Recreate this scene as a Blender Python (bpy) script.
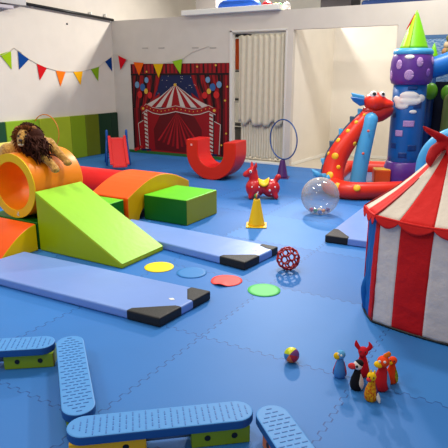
import bpy, bmesh, math, random
from mathutils import Vector, Matrix, noise
random.seed(7)
PI = math.pi
rad = math.radians
for o in list(bpy.data.objects): bpy.data.objects.remove(o)
SC = bpy.context.scene
COL = SC.collection

# ------------------------------------------------------------------ camera, world, lights, exposure
cam = bpy.data.cameras.new('camera'); co = bpy.data.objects.new('camera', cam); COL.objects.link(co)
co.location = (0, 0, 1.54); co.rotation_euler = (rad(90 - 15.67), 0, rad(30.43))
cam.sensor_width = 36; cam.lens = 36 * 531 / 448; cam.clip_start = .05
SC.camera = co
SC.view_settings.view_transform = 'Standard'; SC.view_settings.look = 'None'
SC.view_settings.exposure = 0.1; SC.view_settings.gamma = 1; SC.view_settings.use_curve_mapping = False
W = bpy.data.worlds.new('hall_air'); SC.world = W; W.use_nodes = True
W.node_tree.nodes['Background'].inputs[0].default_value = (1.0, .95, .88, 1)
W.node_tree.nodes['Background'].inputs[1].default_value = .38
def area(name, loc, size, power, aim=None, col=(1, .95, .88)):
    l = bpy.data.lights.new(name, 'AREA'); l.shape = 'RECTANGLE'; l.size, l.size_y = size
    l.energy = power; l.color = col
    o = bpy.data.objects.new(name, l); COL.objects.link(o); o.location = loc
    d = (Vector(aim) - Vector(loc)) if aim else Vector((0, 0, -1))
    o.rotation_euler = d.to_track_quat('-Z', 'Y').to_euler()
    return o
area('hall_lamp', (-4.4, 9.62, 3.74), (.3, .2), 250, (-4.6, 6.5, 0))
area('ceiling_and_fill_lamp', (-2.4, 4.9, 4.4), (1.0, .4), 105)
area('ceiling_and_fill_lamp', (-4.8, 3.2, 4.4), (1.0, .4), 70)
area('ceiling_and_fill_lamp', (-1.8, 1.6, 4.4), (1.0, .4), 18)
area('ceiling_and_fill_lamp', (-1.3, 7.3, 4.2), (.8, .4), 85)
area('ceiling_and_fill_lamp', (-2.6, -.6, 3.9), (1.0, .4), 38, (-3.6, 3.6, .4))  # added fill light on the camera side, brightens faces turned to the front

# ------------------------------------------------------------------ materials
def lin(c):
    return tuple((v/12.92 if v <= .04045 else ((v+.055)/1.055)**2.4) for v in c)
def rgb(r, g, b): return lin((r/255, g/255, b/255)) + (1,)
MATS = {}
def mat(name, c, rough=.5, spec=.5, bump=0, bscale=60, var=0, vscale=8, metal=0, coat=0, c2=None, sheen=0):
    if name in MATS: return MATS[name]
    m = bpy.data.materials.new(name); m.use_nodes = True; MATS[name] = m
    nt = m.node_tree; b = nt.nodes['Principled BSDF']
    b.inputs['Base Color'].default_value = rgb(*c); b.inputs['Roughness'].default_value = rough
    b.inputs['Specular IOR Level'].default_value = spec; b.inputs['Metallic'].default_value = metal
    if coat: b.inputs['Coat Weight'].default_value = coat; b.inputs['Coat Roughness'].default_value = .25
    if sheen: b.inputs['Sheen Weight'].default_value = sheen
    tc = nt.nodes.new('ShaderNodeTexCoord')
    if bump:
        n = nt.nodes.new('ShaderNodeTexNoise'); n.inputs['Scale'].default_value = bscale; n.inputs['Detail'].default_value = 3
        nt.links.new(tc.outputs['Object'], n.inputs['Vector'])
        bp = nt.nodes.new('ShaderNodeBump'); bp.inputs['Strength'].default_value = bump; bp.inputs['Distance'].default_value = .01
        nt.links.new(n.outputs['Fac'], bp.inputs['Height']); nt.links.new(bp.outputs['Normal'], b.inputs['Normal'])
    if var or c2:
        n = nt.nodes.new('ShaderNodeTexNoise'); n.inputs['Scale'].default_value = vscale; n.inputs['Detail'].default_value = 4
        nt.links.new(tc.outputs['Object'], n.inputs['Vector'])
        r = nt.nodes.new('ShaderNodeValToRGB')
        a = rgb(*c); d = rgb(*c2) if c2 else tuple(v*(1-var) for v in a[:3]) + (1,)
        r.color_ramp.elements[0].position = .38; r.color_ramp.elements[1].position = .62
        r.color_ramp.elements[0].color = d; r.color_ramp.elements[1].color = a
        nt.links.new(n.outputs['Fac'], r.inputs['Fac']); nt.links.new(r.outputs['Color'], b.inputs['Base Color'])
    return m

def floor_material():
    m = bpy.data.materials.new('foam_tile_floor'); m.use_nodes = True
    nt = m.node_tree; N = nt.nodes; L = nt.links; b = N['Principled BSDF']
    def mth(op, a, c=None, d=None):
        n = N.new('ShaderNodeMath'); n.operation = op
        for i, v in enumerate((a, c, d)):
            if v is None: continue
            if isinstance(v, (int, float)): n.inputs[i].default_value = v
            else: L.new(v, n.inputs[i])
        return n.outputs[0]
    g = N.new('ShaderNodeNewGeometry'); s = N.new('ShaderNodeSeparateXYZ'); L.new(g.outputs['Position'], s.inputs[0])
    x, y = s.outputs[0], s.outputs[1]
    def tooth(v):
        w = mth('MULTIPLY', mth('SINE', mth('MULTIPLY', v, 2*PI/.075)), 2.2)
        return mth('MULTIPLY', mth('MAXIMUM', mth('MINIMUM', w, 1.0), -1.0), .012)
    P = .955
    u = mth('DIVIDE', mth('ADD', mth('SUBTRACT', x, -1.61), tooth(y)), P)
    v = mth('DIVIDE', mth('ADD', mth('SUBTRACT', y, 2.47), tooth(x)), P)
    def line(t):
        f = mth('ABSOLUTE', mth('SUBTRACT', t, mth('ROUND', t)))
        return mth('LESS_THAN', f, .0036)
    ln = mth('MAXIMUM', line(u), line(v))
    cx = N.new('ShaderNodeCombineXYZ'); L.new(mth('FLOOR', u), cx.inputs[0]); L.new(mth('FLOOR', v), cx.inputs[1])
    wn = N.new('ShaderNodeTexWhiteNoise'); wn.noise_dimensions = '2D'; L.new(cx.outputs[0], wn.inputs['Vector'])
    tile = N.new('ShaderNodeMixRGB'); tile.inputs[1].default_value = rgb(40, 108, 184); tile.inputs[2].default_value = rgb(56, 128, 204)
    L.new(wn.outputs['Value'], tile.inputs[0])
    nz = N.new('ShaderNodeTexNoise'); nz.inputs['Scale'].default_value = 1.6; nz.inputs['Detail'].default_value = 5
    L.new(g.outputs['Position'], nz.inputs['Vector'])
    hs = N.new('ShaderNodeHueSaturation'); L.new(tile.outputs[0], hs.inputs['Color'])
    L.new(mth('ADD', mth('MULTIPLY', nz.outputs['Fac'], .22), .89), hs.inputs['Value'])
    mx = N.new('ShaderNodeMixRGB'); L.new(mth('MULTIPLY', ln, .7), mx.inputs[0]); L.new(hs.outputs[0], mx.inputs[1]); mx.inputs[2].default_value = rgb(22, 56, 120)
    L.new(mx.outputs[0], b.inputs['Base Color']); b.inputs['Roughness'].default_value = .52; b.inputs['Specular IOR Level'].default_value = .28
    n2 = N.new('ShaderNodeTexNoise'); n2.inputs['Scale'].default_value = 260; L.new(g.outputs['Position'], n2.inputs['Vector'])
    bp = N.new('ShaderNodeBump'); bp.inputs['Strength'].default_value = .15; bp.inputs['Distance'].default_value = .004
    L.new(n2.outputs['Fac'], bp.inputs['Height']); L.new(bp.outputs['Normal'], b.inputs['Normal'])
    return m

# ------------------------------------------------------------------ geometry helpers
class MB:
    def __init__(s): s.bm = bmesh.new(); s.mats = []
    def _mi(s, m):
        if m is None: return 0
        if m not in s.mats: s.mats.append(m)
        return s.mats.index(m)
    def face(s, pts, m=None):
        vs = [s.bm.verts.new(p) for p in pts]
        f = s.bm.faces.new(vs); f.material_index = s._mi(m); return f
    def box(s, c, d, m=None, rz=0, mtx=None):
        M = (mtx or Matrix.Translation(c) @ Matrix.Rotation(rz, 4, 'Z'))
        h = [v/2 for v in d]; i = s._mi(m)
        vs = [s.bm.verts.new(M @ Vector((x*h[0], y*h[1], z*h[2]))) for x in (-1, 1) for y in (-1, 1) for z in (-1, 1)]
        for q in ((0, 1, 3, 2), (4, 6, 7, 5), (0, 4, 5, 1), (2, 3, 7, 6), (0, 2, 6, 4), (1, 5, 7, 3)):
            s.bm.faces.new([vs[k] for k in q]).material_index = i
        return s
    def span(s, x0, x1, y0, y1, z0, z1, m=None):
        return s.box(((x0+x1)/2, (y0+y1)/2, (z0+z1)/2), (x1-x0, y1-y0, z1-z0), m)
    def prism(s, poly, f, m=None, msides=None):
        """poly: 2D outline; f(u,v,k)->3D for k in 0,1"""
        i = s._mi(m); j = s._mi(msides) if msides else i
        a = [s.bm.verts.new(f(u, v, 0)) for u, v in poly]; b = [s.bm.verts.new(f(u, v, 1)) for u, v in poly]
        n = len(poly)
        s.bm.faces.new(a[::-1]).material_index = i; s.bm.faces.new(b).material_index = i
        for k in range(n):
            q = s.bm.faces.new((a[k], a[(k+1) % n], b[(k+1) % n], b[k])); q.material_index = j
        return s
    def rings(s, R, m=None, cap=True, closed=False):
        i = s._mi(m); V = [[s.bm.verts.new(p) for p in r] for r in R]; n = len(R[0])
        cnt = len(V) if closed else len(V)-1
        for a in range(cnt):
            A, B = V[a], V[(a+1) % len(V)]
            for k in range(n):
                f = s.bm.faces.new((A[k], A[(k+1) % n], B[(k+1) % n], B[k])); f.material_index = i; f.smooth = True
        if cap and not closed:
            for r in (V[0][::-1], V[-1]):
                f = s.bm.faces.new(r); f.material_index = i
        return s
    def lathe(s, prof, c=(0, 0, 0), m=None, n=24, M=None):
        R = []
        for r, z in prof:
            ring = [Vector((max(r, 1e-4)*math.cos(2*PI*k/n), max(r, 1e-4)*math.sin(2*PI*k/n), z)) for k in range(n)]
            ring = [(M @ p if M else p) + Vector(c) for p in ring]; R.append(ring)
        return s.rings(R, m)
    def tube(s, pts, r, m=None, n=12, closed=False, round_ends=False, sub=1, flat=1.0):
        P = [Vector(p) for p in pts]; rr = list(r) if hasattr(r, '__len__') else [r]*len(P)
        if sub > 1: P, rr = smooth_path(P, rr, sub, closed)
        if round_ends and not closed:
            d0 = (P[0]-P[1]).normalized(); d1 = (P[-1]-P[-2]).normalized(); a, b = P[0].copy(), P[-1].copy(); ra, rb = rr[0], rr[-1]
            for t in (.5, .87, .995):
                P.insert(0, a + d0*ra*t); rr.insert(0, ra*math.sqrt(1-t*t))
                P.append(b + d1*rb*t); rr.append(rb*math.sqrt(1-t*t))
        R = []; up = None
        for k, p in enumerate(P):
            if closed: t = P[(k+1) % len(P)]-P[k-1]
            else: t = P[min(k+1, len(P)-1)]-P[max(k-1, 0)]
            t.normalize()
            if up is None: up = Vector((0, 0, 1)) if abs(t.z) < .9 else Vector((1, 0, 0))
            a = (up - t*up.dot(t))
            if a.length < 1e-5: a = t.orthogonal()
            a.normalize(); b = t.cross(a); up = a
            R.append([p + (a*math.cos(2*PI*q/n)*flat + b*math.sin(2*PI*q/n))*rr[k] for q in range(n)])
        return s.rings(R, m, closed=closed)
    def ell(s, c, r, m=None, M=None, seg=20, ring=12):
        r = (r, r, r) if not hasattr(r, '__len__') else r
        R = []
        for a in range(1, ring):
            t = PI*a/ring
            R.append([Vector(c) + (M or Matrix.Identity(3)).to_3x3() @ Vector((r[0]*math.sin(t)*math.cos(2*PI*k/seg), r[1]*math.sin(t)*math.sin(2*PI*k/seg), -r[2]*math.cos(t))) for k in range(seg)])
        i = s._mi(m); V = [[s.bm.verts.new(p) for p in q] for q in R]
        for a in range(len(V)-1):
            for k in range(seg):
                f = s.bm.faces.new((V[a][k], V[a][(k+1) % seg], V[a+1][(k+1) % seg], V[a+1][k])); f.material_index = i; f.smooth = True
        for q, z in ((V[0][::-1], -1), (V[-1], 1)):
            p = s.bm.verts.new(Vector(c) + (M or Matrix.Identity(3)).to_3x3() @ Vector((0, 0, z*r[2])))
            for k in range(seg):
                f = s.bm.faces.new((q[k], q[(k+1) % seg], p)); f.material_index = i; f.smooth = True
        return s
    def patch(s, fn, nu, nv, m=None, closed_u=False):
        i = s._mi(m)
        V = [[s.bm.verts.new(fn(a/nu, b/nv)) for b in range(nv+1)] for a in range(nu+1)]
        for a in range(nu):
            for b in range(nv):
                f = s.bm.faces.new((V[a][b], V[a+1][b], V[a+1][b+1], V[a][b+1])); f.material_index = i; f.smooth = True
        return s
    def build(s, name, m=None, parent=None, loc=None, rot=None, bevel=0, seg=2, smooth=False, solid=0, remesh=0):
        me = bpy.data.meshes.new(name)
        bmesh.ops.recalc_face_normals(s.bm, faces=s.bm.faces[:])
        if smooth:
            for f in s.bm.faces: f.smooth = True
        s.bm.to_mesh(me); s.bm.free()
        ms = [m] + s.mats if (m and not s.mats) else (s.mats or ([m] if m else []))
        for q in ms: me.materials.append(q)
        o = bpy.data.objects.new(name, me); COL.objects.link(o)
        if parent: o.parent = parent
        if loc: o.location = loc
        if rot: o.rotation_euler = rot
        if remesh:
            r = o.modifiers.new('remesh', 'REMESH'); r.mode = 'VOXEL'; r.voxel_size = remesh; r.use_smooth_shade = True
            q = o.modifiers.new('smooth', 'SMOOTH'); q.iterations = 6; q.factor = .5
        if solid:
            q = o.modifiers.new('solid', 'SOLIDIFY'); q.thickness = solid; q.offset = 0
        if bevel:
            q = o.modifiers.new('bevel', 'BEVEL'); q.width = bevel; q.segments = seg; q.limit_method = 'ANGLE'; q.angle_limit = rad(40)
            q.harden_normals = False
        return o

def smooth_path(P, rr, sub, closed):
    out, ro = [], []; n = len(P)
    for k in range(n if closed else n-1):
        if closed: p0, p1, p2, p3 = P[k-1], P[k], P[(k+1) % n], P[(k+2) % n]; r1, r2 = rr[k], rr[(k+1) % n]
        else: p0, p1, p2, p3 = P[max(k-1, 0)], P[k], P[k+1], P[min(k+2, n-1)]; r1, r2 = rr[k], rr[k+1]
        for q in range(sub):
            t = q/sub
            out.append(.5*((2*p1)+(p2-p0)*t+(2*p0-5*p1+4*p2-p3)*t*t+(3*p1-p0-3*p2+p3)*t**3)); ro.append(r1+(r2-r1)*(t*t*(3-2*t)))
    if not closed: out.append(P[-1]); ro.append(rr[-1])
    return out, ro

def tag(o, label, cat, group=None):
    o['label'] = label; o['category'] = cat
    if group: o['group'] = group
    return o
def thing(name, label, cat, loc=(0, 0, 0), rz=0, group=None):
    o = bpy.data.objects.new(name, None); COL.objects.link(o); o.location = loc; o.rotation_euler = (0, 0, rz)
    o.empty_display_size = .1
    return tag(o, label, cat, group)
def struct(o): o['kind'] = 'structure'; return o
def copy_tree(o, parent=None):
    c = o.copy(); COL.objects.link(c); c.parent = parent
    for ch in [q for q in bpy.data.objects if q.parent == o]: copy_tree(ch, c)
    return c
def circ(cx, cy, r, n, a0=0, a1=2*PI, ry=None):
    ry = ry or r
    return [(cx + r*math.cos(a0+(a1-a0)*k/n), cy + ry*math.sin(a0+(a1-a0)*k/n)) for k in range(n + (0 if abs(a1-a0-2*PI) < 1e-6 else 1))]

# ------------------------------------------------------------------ common materials
M_wall = mat('warm_white_wall', (222, 214, 203), .85, .2, .15, 180, .04, 3)
M_wall2 = mat('pale_grey_partition', (207, 200, 191), .85, .2, .12, 120, .04, 4)
M_alc = mat('cream_alcove_wall', (232, 226, 214), .85, .2, .12, 120, .03, 4)
M_white = mat('white_paint', (236, 236, 230), .55, .4)
M_grey = mat('grey_metal', (150, 148, 150), .4, .5)
M_black = mat('black_vinyl', (26, 26, 28), .55, .4, .3, 200)
M_blk = mat('black_plastic', (14, 14, 16), .4)
def vinyl(name, c, rough=.42): return mat(name, c, rough, .35, .12, 22, .05, 5)
V_amb = vinyl('amber_vinyl', (250, 138, 4)); V_yel = vinyl('yellow_vinyl', (255, 206, 0)); V_mus = vinyl('mustard_vinyl', (212, 164, 4))
V_org = vinyl('orange_vinyl', (255, 92, 4)); V_red = vinyl('red_vinyl', (226, 20, 20)); V_ored = vinyl('orange_red_vinyl', (206, 40, 6))
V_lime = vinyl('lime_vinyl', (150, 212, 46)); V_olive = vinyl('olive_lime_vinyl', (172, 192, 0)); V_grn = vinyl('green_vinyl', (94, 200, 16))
V_dgrn = vinyl('dark_green_vinyl', (10, 104, 14)); V_blue = mat('blue_mat_vinyl', (120, 156, 226), .33, .6, .25, 7, .05, 3)
V_moss = vinyl('moss_vinyl', (142, 148, 4))

# ================================================================== SETTING
f = MB(); f.span(-7.65, 2.6, -1.2, 8.55, -.06, 0)
floor = struct(f.build('floor', floor_material()))
f = MB(); f.span(-7.65, 2.6, 8.55, 13, -.06, -.004)
o = struct(f.build('floor', mat('beige_laminate_floor', (205, 196, 180), .4, .5, 0, 1, .06, 3))); o.name = 'floor_hall'
f = MB(); f.span(-7.75, -7.62, -1.2, 13, -.06, 4.6); struct(f.build('wall_left', M_wall))
YB = 8.55; ZT = 2.57
f = MB()
f.span(-7.65, -4.86, YB, YB+.1, 0, ZT); f.span(-4.86, -3.82, YB, YB+.1, 2.26, ZT); f.span(-3.82, -3.70, YB, YB+.1, 0, ZT)
f.span(-3.70, -2.02, YB, YB+.1, 2.26, ZT); f.span(-2.02, 2.6, YB, YB+.1, 0, ZT)
struct(f.build('wall_back', M_wall2))
f = MB(); f.prism([(-3.80, YB+.1), (-3.70, YB+.1), (-3.58, 10.23), (-3.68, 10.23)], lambda u, v, k: (u, v, -.004+(ZT+.004)*k)); f.span(-3.68, -1.0, 10.23, 10.33, -.004, ZT); f.span(-2.05, -1.95, YB+.1, 10.23, -.004, ZT)
struct(f.build('wall_alcove', M_alc))
f = MB(); f.span(-7.65, 2.6, 13, 13.1, -.06, 4.6); struct(f.build('wall_far', M_white))
# door frames
f = MB(); f.span(-4.90, -4.85, YB-.015, YB+.11, 0, 2.30); f.span(-3.83, -3.80, YB-.015, YB+.11, 0, 2.27); f.span(-4.90, -3.80, YB-.015, YB+.11, 2.255, 2.285)
struct(f.build('door_1', mat('door_frame_paint', (214, 210, 204), .5), bevel=.004))
f = MB(); f.span(-4.85, -3.83, YB-.01, YB+.12, 0, .035); struct(f.build('trim_1', M_white, bevel=.004))
f = MB(); f.prism([(-3.70, YB+.1), (-3.685, YB+.1), (-3.565, 10.23), (-3.58, 10.23)], lambda u, v, k: (u, v, .05*k)); f.span(-3.58, -2.05, 10.215, 10.23, 0, .05); struct(f.build('baseboard_alcove', M_white))
f = MB(); f.span(-7.3, -4.92, YB-.02, YB, 0, .055)
struct(f.build('trim_2', mat('green_edge_strip', (34, 100, 38), .7)))
for i, (x, z) in enumerate(((-6.79, 2.04), (-6.4, 2.035), (-5.63, 2.02), (-5.25, 2.01))):
    f = MB(); f.span(x-.07, x+.07, YB-.006, YB, z-.012, z+.012); struct(f.build('trim_%d' % (i+3), mat('grey_cover', (172, 166, 160), .7)))
# mezzanine ledge and slabs
f = MB(); f.span(-5.84, -3.92, 8.42, 8.56, 2.57, 2.655); struct(f.build('trim_7', M_white, bevel=.005))
f = MB(); f.span(-5.86, -3.70, 8.65, 9.45, 2.47, 2.57); f.span(-4.2, -.6, 10.34, 11.4, 2.47, 2.565); struct(f.build('ceiling_mezzanine', M_wall2))
# little dark hook spot on the left wall
f = MB(); f.lathe([(.018, 0), (.016, .012), (.0, .014)], M=Matrix.Rotation(PI/2, 3, 'Y'), n=10)
struct(f.build('trim_8', M_blk, loc=(-7.62, 7.37, 2.43)))

# ================================================================== wall things
# padded wall panels
t = None
cols = [(5.0, 5.80, (8, 70, 38)), (5.80, 6.50, (140, 178, 24)), (6.50, 7.23, (172, 190, 40)), (7.23, 7.61, (128, 156, 14)), (7.61, 7.98, (100, 112, 6)), (7.98, 8.33, (6, 52, 26)), (8.33, 8.54, (4, 44, 24))]
lb = ['dark green wall pad left of the lion toy', 'light lime padded wall panel behind the lion toy', 'pale yellow-green wall pad behind the orange hoop', 'medium leaf-green wall pad right of the orange hoop',
      'olive green padded wall panel between leaf green and dark green pads', 'dark green wall pad behind the small red slide', 'narrow dark green wall pad in the room corner']
for (a, b, c), l in zip(cols, lb):
    f = MB(); f.span(-7.62, -7.565, a+.003, b-.003, 0, .80)
    tag(f.build('wall_pad', mat('pad_%d_%d' % (c[0], c[1]), c, .5, .4, .12, 14, .06, 3), bevel=.012, seg=3), l, 'wall pad', 'padded panels along the left wall')
# rail on left wall
t = thing('wall_rail', 'thin black rail with white clips running high along the left wall', 'rail', (-7.56, 6.4, 2.64))
f = MB(); f.tube([(0, 0, .03), (0, 2.14, -.055)], .026); f.build('rail', M_blk, t)
for y in (.2, 1.55, 1.95):
    f = MB(); f.span(-.06, .0, y-.012, y+.012, -.004, .045); f.build('clip', M_white, t, bevel=.004)
t = thing('wall_speaker', 'pale grey box fitting mounted under a grey bar at top of left wall', 'wall fitting', (-7.5, 5.9, 2.55))
f = MB(); f.span(-.15, .03, -.5, .22, -.0, .055); f.build('housing', mat('lilac_grey', (176, 168, 178), .5), t, bevel=.008)
f = MB(); f.span(-.15, .02, -.5, .48, .075, .2); f.build('mounting_bar', M_grey, t, bevel=.005)

# bunting
t = thing('pennant_bunting', 'string of coloured triangular pennant flags across the corner walls', 'bunting', (-7.61, 6.16, 1.97))
FL = [([(5.87, 1.86), (6.09, 1.92), (6.07, 1.63)], (152, 190, 20), 'lime green flag'), ([(6.23, 1.92), (6.44, 1.8), (6.22, 1.63)], (14, 66, 140), 'navy blue flag'),
      ([(6.6, 1.73), (6.81, 1.66), (6.63, 1.45)], (206, 22, 30), 'red flag'), ([(7.01, 1.62), (7.24, 1.6), (7.09, 1.34)], (242, 120, 22), 'orange flag'),
      ([(7.43, 1.6), (7.67, 1.61), (7.59, 1.36)], (250, 180, 18), 'yellow flag'), ([(7.89, 1.65), (8.12, 1.7), (8.07, 1.42)], (128, 168, 28), 'green flag'), ([(8.3, 1.8), (8.49, 1.89), (8.49, 1.61)], (12, 56, 124), 'blue flag nearest the corner')]
FB = [([(-7.45, 1.92), (-7.24, 1.84), (-7.41, 1.64)], (202, 16, 32), 'red flag just past the corner'), ([(-7.07, 1.79), (-6.81, 1.77), (-6.94, 1.53)], (226, 96, 20), 'orange flag over the banner'),
      ([(-6.58, 1.75), (-6.34, 1.75), (-6.46, 1.49)], (214, 168, 16), 'yellow flag over the banner'), ([(-6.13, 1.79), (-5.9, 1.83), (-5.95, 1.56)], (140, 186, 36), 'lime flag over the banner')]
OX, OY, OZ = -7.61, 6.16, 1.97
path = [(-7.610, 5.8, 1.80), (-7.610, 6.09, 1.92), (-7.610, 6.16, 1.97), (-7.61, 6.3, 1.89)]
for P, c, l in FL:
    f = MB(); f.prism([(a, b) for a, b in P], lambda u, v, k: (-7.612+.004*k-OX, u-OY, v-OZ)); o = f.build('flag', mat('felt_%d_%d' % c[:2], c, .9, .1, .2, 90), t); o['label'] = l
    path += [(-7.61, P[0][0], P[0][1]), (-7.61, P[1][0], P[1][1])] if P[0][0] > 6.2 else []
path += [(-7.58, 8.52, 1.93)]
for P, c, l in FB:
    f = MB(); f.prism([(a, b) for a, b in P], lambda u, v, k: (u-OX, 8.515-.004*k-OY, v-OZ)); o = f.build('flag', mat('felt_%d_%d' % c[:2], c, .9, .1, .2, 90), t); o['label'] = l
    path += [(P[0][0], 8.512, P[0][1]), (P[1][0], 8.512, P[1][1])]
path += [(-5.68, 8.53, 1.95), (-5.33, 8.54, 2.04)]
f = MB(); f.tube([(a-OX, b-OY, c-OZ) for a, b, c in path], .0045, n=6); f.build('string', mat('cotton_string', (196, 188, 176), .9), t)

# circus banner
def banner():
    f = MB(); x0, z0 = -7.17, .06
    Wd, Hd = 2.26, 1.69
    def P(px, py):
        u = (px-131.8)/98.8; yb = 152.2+5.6*u
        return (x0 + Wd*u*(1.0+.0*u), z0 + Hd*(yb-py)/(yb-63.6))
    lay = [0]
    def poly(pts, m, raw=False):
        lay[0] += 1; y = YB-.006-lay[0]*.00012
        q = [P(*p) for p in pts]
        f.face([(a, y, b) for a, b in q], m)
    c = lambda n, *v: mat('print_'+n, tuple(q*.86 for q in v), .6, .25)  # all print colours darkened: the shadow on the backdrop is in them
    dr, re, rr, bk, nv, wh, go = c('darkred', 112, 12, 22), c('red', 168, 16, 28), c('brightred', 204, 30, 40), c('black', 34, 8, 16), c('navy', 24, 36, 84), c('white', 226, 214, 204), c('gold', 240, 190, 70)
    lb, mb, pk = c('paleblue', 120, 164, 206), c('midblue', 56, 104, 168), c('hotred', 226, 40, 40)
    f.span(x0, x0+Wd, YB-.006, YB-.001, z0, z0+Hd, dr)
    random.seed(3)
    for k in range(26):      # curtain folds
        a = 132 + k*3.8; poly([(a, 74), (a+1.6, 74), (a+1.6, 157), (a, 155)], re if k % 2 else bk)
    # sky between curtains
    poly([(165, 73.5), (194, 73.5), (198, 86), (204, 98), (204, 110), (154, 110), (154, 99), (160, 90)], nv)
    for s_ in (-1, 1):       # draped curtain swags
        cx = 179.5
        for k in range(6):
            a = cx + s_*(15+k*5); b = cx + s_*(26+k*3.6)
            poly([(a, 73), (a+s_*2.4, 73), (b+s_*2.0, 108), (b, 108)], re if k % 2 == 0 else bk)
    for k in range(30): 
        x = random.uniform(160, 199); y = random.uniform(75, 96)
        if abs(x-179.5)*.9 < (y-60) : poly([(x, y), (x+.5, y), (x+.5, y+.6), (x, y+.6)], wh)
    poly([(132, 64), (230.6, 64), (230.6, 73.5), (132, 73.5)], re)
    for k in range(24):
        a = 132.5+k*4.1; poly([(a, 64), (a+1.5, 64), (a+1.8, 73), (a-.2, 73)], dr if k % 3 else bk)
    poly([(132, 73.2), (230.6, 73.2), (230.6, 75), (132, 75)], bk)
    # tent interior / walls
    poly([(146, 110), (214, 110), (215, 157), (147, 153.4)], re)
    poly([(156, 152), (155, 130), (162, 116), (179, 111), (198, 117), (205, 130), (204, 155.5)], dr)
    for k in range(-4, 5): poly([(180, 112), (180+k*5-1.2, 150-abs(k)*2), (180+k*5+1.2, 150-abs(k)*2)], rr if k % 2 == 0 else re)
    for s_ in (-1, 1):
        cx = 180.5; a = lambda d: cx + s_*d
        poly([(a(36.5), 121), (a(42.5), 124.5), (a(41), 152+(s_ > 0)*3), (a(36), 152+(s_ > 0)*3)], re)
        poly([(a(42.1), 124), (a(42.7), 124.2), (a(41.2), 152+(s_ > 0)*3), (a(40.6), 152+(s_ > 0)*3)], wh)
        poly([(a(36.5), 120.6), (a(42.5), 124), (a(42.4), 124.7), (a(36.5), 121.4)], wh)
        # candy stripe pole
        poly([(a(32), 110), (a(35.6), 110), (a(35.2), 152.5+(s_ > 0)*3.5), (a(31.8), 152.5+(s_ > 0)*3.5)], wh)
        for k in range(11):
            y = 111+k*4; poly([(cx+s_*33.7-1.8, y), (cx+s_*33.7+1.6, y+1.6), (cx+s_*33.6+1.6, y+3.4), (cx+s_*33.6-1.8, y+1.8)], re)
        poly([(a(29), 151+(s_ > 0)*3.5), (a(39), 151+(s_ > 0)*3.5), (a(39), 153.3+(s_ > 0)*3.4), (a(29), 153+(s_ > 0)*3.4)], nv)
    # roof
    apex = (179.3, 84)
    for s_ in (-1, 1):
        ex = [(179.3 + s_*d, y) for d, y in ((0, 108.5), (5, 108.3), (10, 107.6), (15.5, 107.2), (21.5, 107.5), (27.5, 108.3), (34, 106))]
        mid = [(179.3 + s_*d, y) for d, y in ((0, 94), (2.4, 94), (5, 94.5), (8.0, 95), (11.5, 96), (14.5, 96.5), (17.0, 97.2))]
        for k in range(6):
            m = re if k % 2 == 0 else wh
            poly([apex, mid[k], mid[k+1]], m); poly([mid[k], ex[k], ex[k+1], mid[k+1]], m)
        poly([mid[6], (179.3+s_*16, 92.5), (179.3+s_*30, 104)], re)
        # balloons
        for dx, y, r, m in ((41.5, 84.5, 2.9, lb), (31, 79.8, 2.6, lb), (35.5, 87, 3.3, mb), (39, 94.5, 3.2, pk), (28, 95, 3, pk), (32, 91, 2.4, go)):
            poly([(180.3+s_*dx + r*.85*math.cos(q*PI/7), y + r*1.15*math.sin(q*PI/7)) for q in range(14)], m)
    # band
    top = [(143.5, 107.5), (148, 103.5), (155, 107), (163, 108.5), (171, 107.2), (179.3, 105.2), (188, 107), (196, 108.5), (204, 107.5), (212, 104.5), (218.5, 108)]
    poly(top + [(p[0], p[1]+6.2) for p in top[::-1]], re)
    for dy, hgt in ((5.9, .8), (.2, .5)):
        for k in range(10):
            a, b = top[k], top[k+1]; poly([(a[0], a[1]+dy), (b[0], b[1]+dy), (b[0], b[1]+dy+hgt), (a[0], a[1]+dy+hgt)], wh)
    for k in range(10):
        for q in (.15, .65):
            a, b = top[k], top[k+1]; x = a[0]+(b[0]-a[0])*q; y = a[1]+(b[1]-a[1])*q+3
            poly([(x-.45, y-.5), (x+.45, y-.5), (x+.45, y+.5), (x-.45, y+.5)], go)
    for cx, cy in ((144.6, 108.6), (217.4, 110)):
        poly(circ(cx, cy, 3.1, 14), re); poly(circ(cx, cy, 1.4, 10), go)
    poly(circ(179.3, 84.6, 1.5, 10), go)
    for x, y in ((201.5, 67), (219, 65.8), (227.5, 100), (229.5, 86.5), (228.5, 133), (150, 71.5), (224, 145)): poly(circ(x, y, 1.0, 8), go)
    for x, y in ((137, 151), (141, 149), (134.5, 152)): poly(circ(x, y, 1.8, 8), pk)
    o = f.build('circus_backdrop')
    tag(o, 'printed fabric backdrop of a red and white circus tent hung on back wall', 'banner')
banner()

# curtains
def curtain(name, x0, x1, z0, z1, y, nf, amp, label, hem=0, mt=None):
    t = MB()
    def fn(u, v):
        x = x0+(x1-x0)*u; ph = u*nf*2*PI
        a = amp*(1-.35*v)
        zb = z0 + hem*(.5+.5*math.sin(ph*.5+1.1))*(.6+.4*math.sin(u*9))
        zt = z1 - .018*(1-abs(math.sin(ph/2)))
        return (x + .006*math.sin(ph*2.3+v*3), y + a*math.sin(ph + .5*math.sin(v*2.2+u*7)), zb+(zt-zb)*v)
    t.patch(fn, int(nf*10), 22)
    o = t.build(name, mt, solid=.004, smooth=True); return o
M_cur = mat('cream_curtain_cloth', (210, 202, 182), .9, .1, .35, 160, .05, 12)
t = thing('door_curtain', 'long cream pleated curtain hanging in the doorway on a rod', 'curtain', (0, 0, 0))
o = curtain('curtain_cloth', -4.74, -3.86, .655, 2.21, YB+.03, 8, .022, '', .11, M_cur); o.parent = t
f = MB(); f.tube([(-4.85, YB+.03, 2.235), (-3.83, YB+.03, 2.235)], .010, n=10); f.build('curtain_rod', M_grey, t)
t = thing('lower_door_curtain', 'shorter cream finely pleated curtain below the long one in doorway', 'curtain', (0, 0, 0))
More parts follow.
